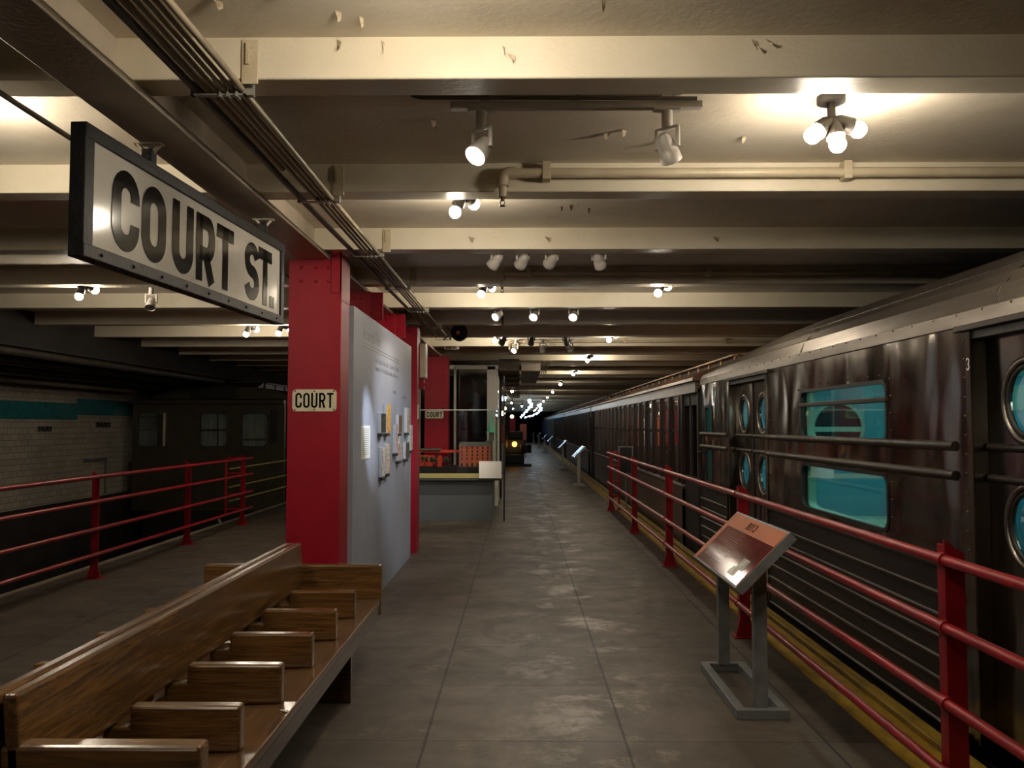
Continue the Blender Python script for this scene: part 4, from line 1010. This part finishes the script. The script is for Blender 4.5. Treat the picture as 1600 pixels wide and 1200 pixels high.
for a, b in segs:
    if b == Y1: b = 9.66
    if b-a < .5: continue
    hs = []
    for wa, wb in wins:
        if a < wa and wb < b: hs = win_holes(wa, wb)
    if b == 9.66: a = 8.9
    il.plate(rect(a+.06, b-.04, -.04, 2.04), hs, 0, XT+.045, .06)
il.build('inner_lining', M['teal2'], car)
bk = MB().plate(rect(XT+.1, XT+DW-.05, -.02, 2.05), [circ(XT+1.35, 1.52, .275, 32)], 1, 9.55, .03).build('bulkhead', M['teal'], car)
r = MB(); r.ring((XT+1.35, 9.55, 1.52), 1, .258, .30, -.02, 32); r.build('bulkhead_porthole_rim', M['teal2'], bk)
MB().box(XT+1.08, XT+1.62, 9.54, 9.56, 1.475, 1.53).build('bulkhead_bar', M['teal2'], bk)
MB().disc((XT+1.35, 9.565, 1.52), 1, .275).build('bulkhead_glass', M['darkglass'], bk)
bs = MB(); bs.box(XT+DW-.52, XT+DW-.06, 5.0, 7.4, .40, .46, .02); bs.box(XT+DW-.14, XT+DW-.06, 5.0, 7.4, .46, .95, .02); bs.box(XT+DW-.5, XT+DW-.08, 5.0, 7.4, 0, .4)
bs.build('bench_seat', M['tealseat'], car)
bs = MB(); bs.box(XT+.13, XT+.55, 5.0, 6.7, .40, .46, .02); bs.box(XT+.14, XT+.2, 5.0, 6.7, .46, .86, .02); bs.build('bench_seat', M['tealseat'], car)
bs = MB(); bs.box(XT+1.30, XT+2.5, 8.7, 9.1, -.01, .60, .03); bs.build('bench_seat', M['tealseat'], car)
for k, y in enumerate((-2, .5, 3.0, 5.2, 6.6, 8.3, 9.85)):  # last small pair, in the cab, added to brighten the end window
    for x in (XT+.75, XT+DW-.75):
        li = MB(); li.ball((x, y, 2.035), .10 if y < 9 else .05, 14, 8, (1, 1, .35)); li.build('ceiling_light', M['cartube'], car)
sg_ = MB(); sg_.box(XT+DW-.09, XT+DW-.05, 3.2, 4.6, 1.7, 1.95); sg_.box(XT+DW-.09, XT+DW-.05, 5.6, 8.8, 1.7, 1.95); sg_.build('advertising_card', M['teal2'], car)

# ------------------------------------------------------------------ old elevated cars
def old_car(x0, sx, y0, y1, label, mats, vest=1.0, lamp=True, win_to=None, detail=True, near_front=False, rootname='elevated_car'):
    """x0 = side next to the platform, sx = which way the body extends; roof with clerestory"""
    W = 2.7; c = thing(rootname, (x0+sx*W/2, (y0+y1)/2, -1.1), label, 'train car', 'old elevated train cars')
    X = lambda d: x0+sx*d
    def bx(mb, a, b, *r): return mb.box(min(X(a), X(b)), max(X(a), X(b)), *r)
    a, b = y0+vest, y1-vest
    lb = MB(); bx(lb, 0, .05, a, b, -.15, .74); bx(lb, -.008, .04, a, b, -.12, .70); lb.build('wainscot', mats['low'], c)
    lb = MB(); bx(lb, -.02, .05, a, b, .735, .765, .004); lb.build('belt_moulding', mats['line'], c)
    lb = MB(); bx(lb, -.012, .05, y0+.05, y1-.05, 1.95, 2.10, .004); lb.build('letterboard', mats['board'], c)
    far = MB(); bx(far, W-.05, W, a, b, -.15, .9); bx(far, W-.05, W, a, b, 1.9, 2.1); far.build('far_side', mats['win'], c)
    n = int((b-a-.4)/.74); p = (b-a-.4)/n
    for k in range(n+1):
        yy = a+.2+k*p; ps = MB(); bx(ps, .0, .06, a if k == 0 else yy-.085, b if k == n else yy+.085, .765, 1.95)
        bx(ps, -.015, .0, yy-.03, yy+.03, .78, 1.94); ps.build('window_post', mats['win'], c)
        fp = MB(); bx(fp, W-.05, W, yy-.1, yy+.1, .9, 1.9); fp.build('far_window_post', mats['win'], c)
    for k in range(n):
        ya, yb = a+.2+k*p+.085, a+.2+(k+1)*p-.085
        s = MB(); bx(s, .02, .05, ya, yb, 1.44, 1.485); bx(s, .02, .05, ya, yb, 1.90, 1.95); bx(s, .02, .05, ya, yb, .765, .83); bx(s, .02, .05, ya, ya+.025, .8, 1.93); bx(s, .02, .05, yb-.025, yb, .8, 1.93)
        so = s.build('window_sash', mats['win'], c)
        if detail:
            g = MB(); bx(g, .032, .036, ya, yb, .8, 1.93); g.build('pane', M['glass'], so)
    for y in (a, b-.05):
        bulk = MB(); bx(bulk, .05, W-.05, y, y+.05, -.15, .9); bx(bulk, .05, .8, y, y+.05, .9, 2.1); bx(bulk, W-.8, W-.05, y, y+.05, .9, 2.1)
        bulk.build('bulkhead', mats['win'], c)
    fl = MB(); bx(fl, .0, W, y0, y1, -.2, -.12); bx(fl, .3, W-.3, y0+.4, y1-.4, -.9, -.2); fl.build('underframe', M['matblack'], c)
    for y in (y0+.05, y1-.13):
        for d in (.02, W-.1):
            m = MB(); bx(m, d, d+.08, y, y+.08, -.12, 2.0); m.build('platform_post', M['matblack'], c)
        gt = MB(); bx(gt, .02, W-.02, y+.02, y+.05, .72, .76)
        for k in range(9): bx(gt, .1+k*.28, .12+k*.28, y+.03, y+.045, -.1, .74)
        gt.build('end_gate', M['matblack'], c)
    if vest > .5:
        dk = MB(); bx(dk, .9, W-.9, y0+.1, a, .0, .01); bx(dk, .5, W-.5, a-.03, a-.005, -.12, 2.05); bx(dk, .5, W-.5, b+.005, b+.03, -.12, 2.05); dk.build('end_door', M['matblack'], c)
        sd = MB(); bx(sd, .03, .06, y0+.08, a-.02, -.12, .9); bx(sd, .03, .06, y0+.55, y0+.62, .9, 1.95); bx(sd, .03, .06, y0+.08, a-.02, 1.8, 1.95); sd.build('platform_gate', M['matblack'], c)
    # roof
    pts = [(X(-.06), 2.09), (X(-.05), 2.13), (X(.12), 2.22), (X(.35), 2.29), (X(.60), 2.33), (X(W-.6), 2.33), (X(W-.35), 2.29), (X(W-.12), 2.22), (X(W+.05), 2.13), (X(W+.06), 2.09)]
    MB().prism(pts, 1, y0-.02, y1+.02).build('roof', mats['roof'], c)
    ya, yb = y0+.55, y1-.55
    cl = MB(); bx(cl, .62, W-.62, ya, yb, 2.32, 2.45); cl.build('clerestory', M['clere'] if not near_front else M['frost'], c)
    tr = MB(); n2 = int((yb-ya)/.75)
    for k in range(n2+1): bx(tr, .60, .64, ya+k*(yb-ya-.05)/n2, ya+k*(yb-ya-.05)/n2+.05, 2.32, 2.455)
    if near_front:
        for k in range(5): bx(tr, .7+k*.3, .74+k*.3, ya-.01, ya+.02, 2.32, 2.455)
    tr.prism([(X(.55), 2.45), (X(.9), 2.49), (X(W-.9), 2.49), (X(W-.55), 2.45), (X(W-.55), 2.43), (X(.55), 2.43)], 1, ya-.06, yb+.06)
    tr.build('clerestory_frame', mats['trim'], c)
    # hood: the clerestory slopes down to the roof end
    hd = MB(); hd.prism([(ya-.06, 2.45), (ya-.45, 2.33), (ya-.06, 2.33)], 0, min(X(.62), X(W-.62)), max(X(.62), X(W-.62))); hd.build('roof_hood', mats['roof'], c)
    if lamp:
        for k in range(4):
            yy = a+1.5+k*(b-a-3)/3
            l_ = MB(); l_.ball((X(W/2), yy, 2.05), .05, 8, 6); l_.build('car_bulb', emit('car_bulb_glow', (1, .8, .55), 1100) if 'car_bulb_glow' not in bpy.data.materials else bpy.data.materials['car_bulb_glow'], c)
    return c, X, bx
wm = {'low': M['wainscot'], 'line': M['lightmetal'], 'board': M['letterboard'], 'win': M['wooddoor'], 'roof': M['copper'], 'trim': M['tanpost']}
c1, X_, bx_ = old_car(2.15, 1, 10.49, 26.0, 'dark wooden elevated car with copper brown clerestory roof, coupled beyond the silver car', wm)
for k, (xa, xb, zt, cc) in enumerate(((2.22, 2.52, 1.80, (206, 176, 60)), (2.55, 2.80, 1.80, (214, 190, 90)), (2.83, 3.02, 1.84, (200, 190, 150)), (3.05, 3.24, 1.76, (206, 92, 50)), (3.27, 3.42, 1.95, (130, 34, 40)), (3.45, 3.58, 1.74, (220, 214, 206)), (3.61, 3.80, 1.9, (96, 110, 140)), (3.83, 4.12, 1.78, (208, 104, 60)), (4.15, 4.55, 2.0, (124, 28, 40)))):
    MB().box(xa, xb, 24.9, 24.945, .95, zt).build('advertising_card', pbr('card_colour_%02d' % k, cc, rough=.5), c1)
old_car(2.15, 1, 26.2, 41.2, 'second dark wooden elevated car down the row, roof catching blue light', wm, detail=False, lamp=False)
old_car(2.15, 1, 41.4, 55.0, 'third dark wooden elevated car down the row', wm, detail=False, lamp=False)
gm = dict(wm); gm.update(low=M['greygreen'], win=M['greygreen'], board=M['greygreen'], roof=M['greymetal'], trim=M['greymetal'])
old_car(2.15, 1, 55.2, 70, 'grey green train car far down the row', gm, vest=.3, detail=False, lamp=False)
bm_ = dict(gm); bm_.update(low=M['bluecar'], win=M['bluecar'], board=M['red'])
old_car(2.15, 1, 70.2, 85, 'blue train car at the far end of the row', bm_, vest=.3, detail=False, lamp=False)

# dark olive train on the left track: front at y = 17.7
om = {'low': M['olive'], 'line': M['olive'], 'board': M['olive'], 'win': M['olive'], 'roof': M['olive'], 'trim': M['olive']}
lc, X_, bx_ = old_car(-4.83, -1, 17.72, 33, 'old dark olive train car standing on the left track', om, vest=.12, lamp=False, near_front=True, detail=False)
fx0, fx1 = -7.95, -4.83
MB().plate(rect(fx0, fx1, -.2, 2.06), [rrect(-6.573, -6.006, 1.116, 1.80, .10), rrect(-5.713, -5.174, 1.08, 1.80, .10), rect(-7.85, -7.33, 1.12, 1.80)], 1, 17.60, .08).build('front_wall', M['olive'], lc)
for xa, xb, kd in ((-6.573, -6.006, 0), (-5.713, -5.174, 1), (-7.85, -7.33, 2)):
    f = MB().plate(rrect(xa-.05, xb+.05, 1.05, 1.86, .13), [rrect(xa+.01, xb-.01, 1.12, 1.79, .1)], 1, 17.575, .03).build('front_window', M['olive'], lc)
    if kd < 2: MB().box(xa, xb, 17.70, 17.71, 1.1, 1.82).build('blind', M['blind'], f)
    MB().box(xa, xb, 17.62, 17.625, 1.1, 1.81).build('pane', M['glass'], f)
    m = MB(); m.box(xa, xb, 17.59, 17.61, 1.44, 1.465) if kd != 1 else m.box(xa, xb, 17.59, 17.61, 1.25, 1.27)
    if kd == 0: m.box((xa+xb)/2+.08, (xa+xb)/2+.10, 17.59, 17.61, 1.1, 1.8)
    m.build('window_bar', M['olive'], f)
m = MB(); m.box(-7.31, -7.27, 17.57, 17.60, 1.12, 1.80); m.build('door_handrail', M['pipe'], lc)
m = MB(); m.box(fx0-.05, fx1+.02, 17.45, 17.62, 1.98, 2.06, .01); m.build('front_eave', M['olive'], lc)
MB().box(-6.75, -5.85, 17.58, 17.61, 2.12, 2.36).build('roll_sign', M['matblack'], lc); MB().box(-5.12, -4.98, 17.58, 17.6, 1.18, 1.86).build('side_board', M['matblack'], lc)
m = MB(); m.box(fx0+.3, fx1-.2, 17.5, 17.7, -.75, -.2); m.box(-5.7, -5.6, 17.4, 17.5, -.5, -.2); m.build('coupler_beam', M['matblack'], lc)
m = MB(); m.ball((-4.86, 17.5, 2.02), .02, 8, 6); m.build('marker_lamp', emit('marker_glow', (1, .8, .55), 4), lc)
for k in range(2): MB().cyl((-6.1+k*.5, 17.45, -.35), (-5.98+k*.5, 17.45, -.62), .03, seg=8).build('drawbar', M['lightmetal'], lc)

# ------------------------------------------------------------------ far end of the aisle
t = thing('black_machine', (-.35, 33, 0), 'black antique machine with an amber lamp standing far down the aisle', 'machine')
MB().box(-1.2, .15, 32.5, 34.5, .08, .45, .05).box(-.95, .42, 32.4, 33, .0, .08).build('chassis', M['matblack'], t)
MB().cyl((-.75, 33, .45), (-.75, 33, 1.9), .35).box(-.6, .2, 32.8, 34, .45, 1.0, .05).build('boiler', pbr('machine_black', (44, 38, 36), rough=.4), t)
MB().box(-.5, .1, 33.2, 33.9, 1.0, 1.3, .05).cyl((.2, 32.7, .5), (.2, 32.7, .8), .22).build('fittings', M['matblack'], t)
MB().ball((-.22, 32.75, .82), .10, 10, 8).build('amber_lamp', M['amber'], t)
for k, (x, y, z, r) in enumerate(((-.62, 30.5, 1.96, .085), (-.35, 36, 1.9, .075), (-.75, 42, 2.35, .08))):
    t = thing('globe_lamp', (x, y, ZS), 'warm hanging globe lamp above the black machine, %s from the camera' % words[k], 'globe lamp', 'hanging globe lamps')
    MB().cyl((x, y, ZS), (x, y, z), .008, seg=6).build('cord', M['matblack'], t); MB().ball((x, y, z), r, 12, 8).build('globe', M['globe'], t)
t = thing('ticket_kiosk', (-1.2, 28.4, 0), 'orange and white kiosk panel at the left edge of the far aisle', 'kiosk')
MB().box(-1.3, -.52, 28.2, 28.5, .95, 1.55).build('orange_panel', M['modelred'], t); MB().box(-1.3, -.50, 28.2, 28.5, 0, .95).build('white_panel', M['lightmetal'], t)
one('red_partition', MB().box(-.75, -.3, 52, 52.2, 0, 2.1), M['red'], (-.5, 52, 0), 'distant red partition behind the black machine', 'partition')
one('orange_display', MB().box(-.02, .30, 41.0, 41.2, .85, 1.6).box(.0, .04, 41.05, 41.15, 0, .85).box(.24, .28, 41.05, 41.15, 0, .85), M['orangedark'], (.05, 41, 0), 'orange display panel right of the black machine', 'display panel')
one('red_banner', MB().box(.8, 1.3, 79.36, 79.41, 2.2, 2.6).box(1.0, 1.02, 79.36, 79.41, 2.6, ZB-.002), M['red'], (1.05, 79.4, 2.4), 'red banner hanging at the far end of the aisle', 'banner')
def garland(path, label):
    t = thing('light_garland', path[0], label, 'light garland', 'blue white light garlands')
    P = [Vector(p) for p in path]; out = []
    for i in range(len(P)-1):
        for k in range(9):
            q = k/9; p = P[i].lerp(P[i+1], q); p.x += .05*math.sin((i*9+k)*1.3); p.z += .03*math.sin((i*9+k)*2.1); out.append(p)
    cb = MB(); cb.tube(out, .008, 5)
    for p in out[::6]: cb.tube([p, (p.x, p.y, ZB-.003)], .004, 4)
    cb.build('cable', M['matblack'], t)
    b = MB()
    for p in out: b.ball(p+Vector((0, 0, -.04)), .05, 7, 5)
    o = b.build('lights', M['cool'], t); o['kind'] = 'stuff'
garland([(.35, 36, 2.62), (.58, 43.3, 2.58), (.43, 53, 2.5), (.2, 66, 2.35), (.0, 78, 2.25)], 'left strand of blue white lights under the far ceiling')
garland([(.9, 43.3, 2.58), (1.23, 50.2, 2.52), (1.2, 60, 2.42), (.9, 67, 2.3), (.29, 78, 2.25)], 'right strand of blue white lights under the far ceiling')
one('ceiling_light', MB().box(-1.6, -.7, 38, 42, 2.72, 2.76), M['coolpanel'], (-1.1, 40, 2.74), 'pale blue light panel under the ceiling left of the garlands', 'light panel')
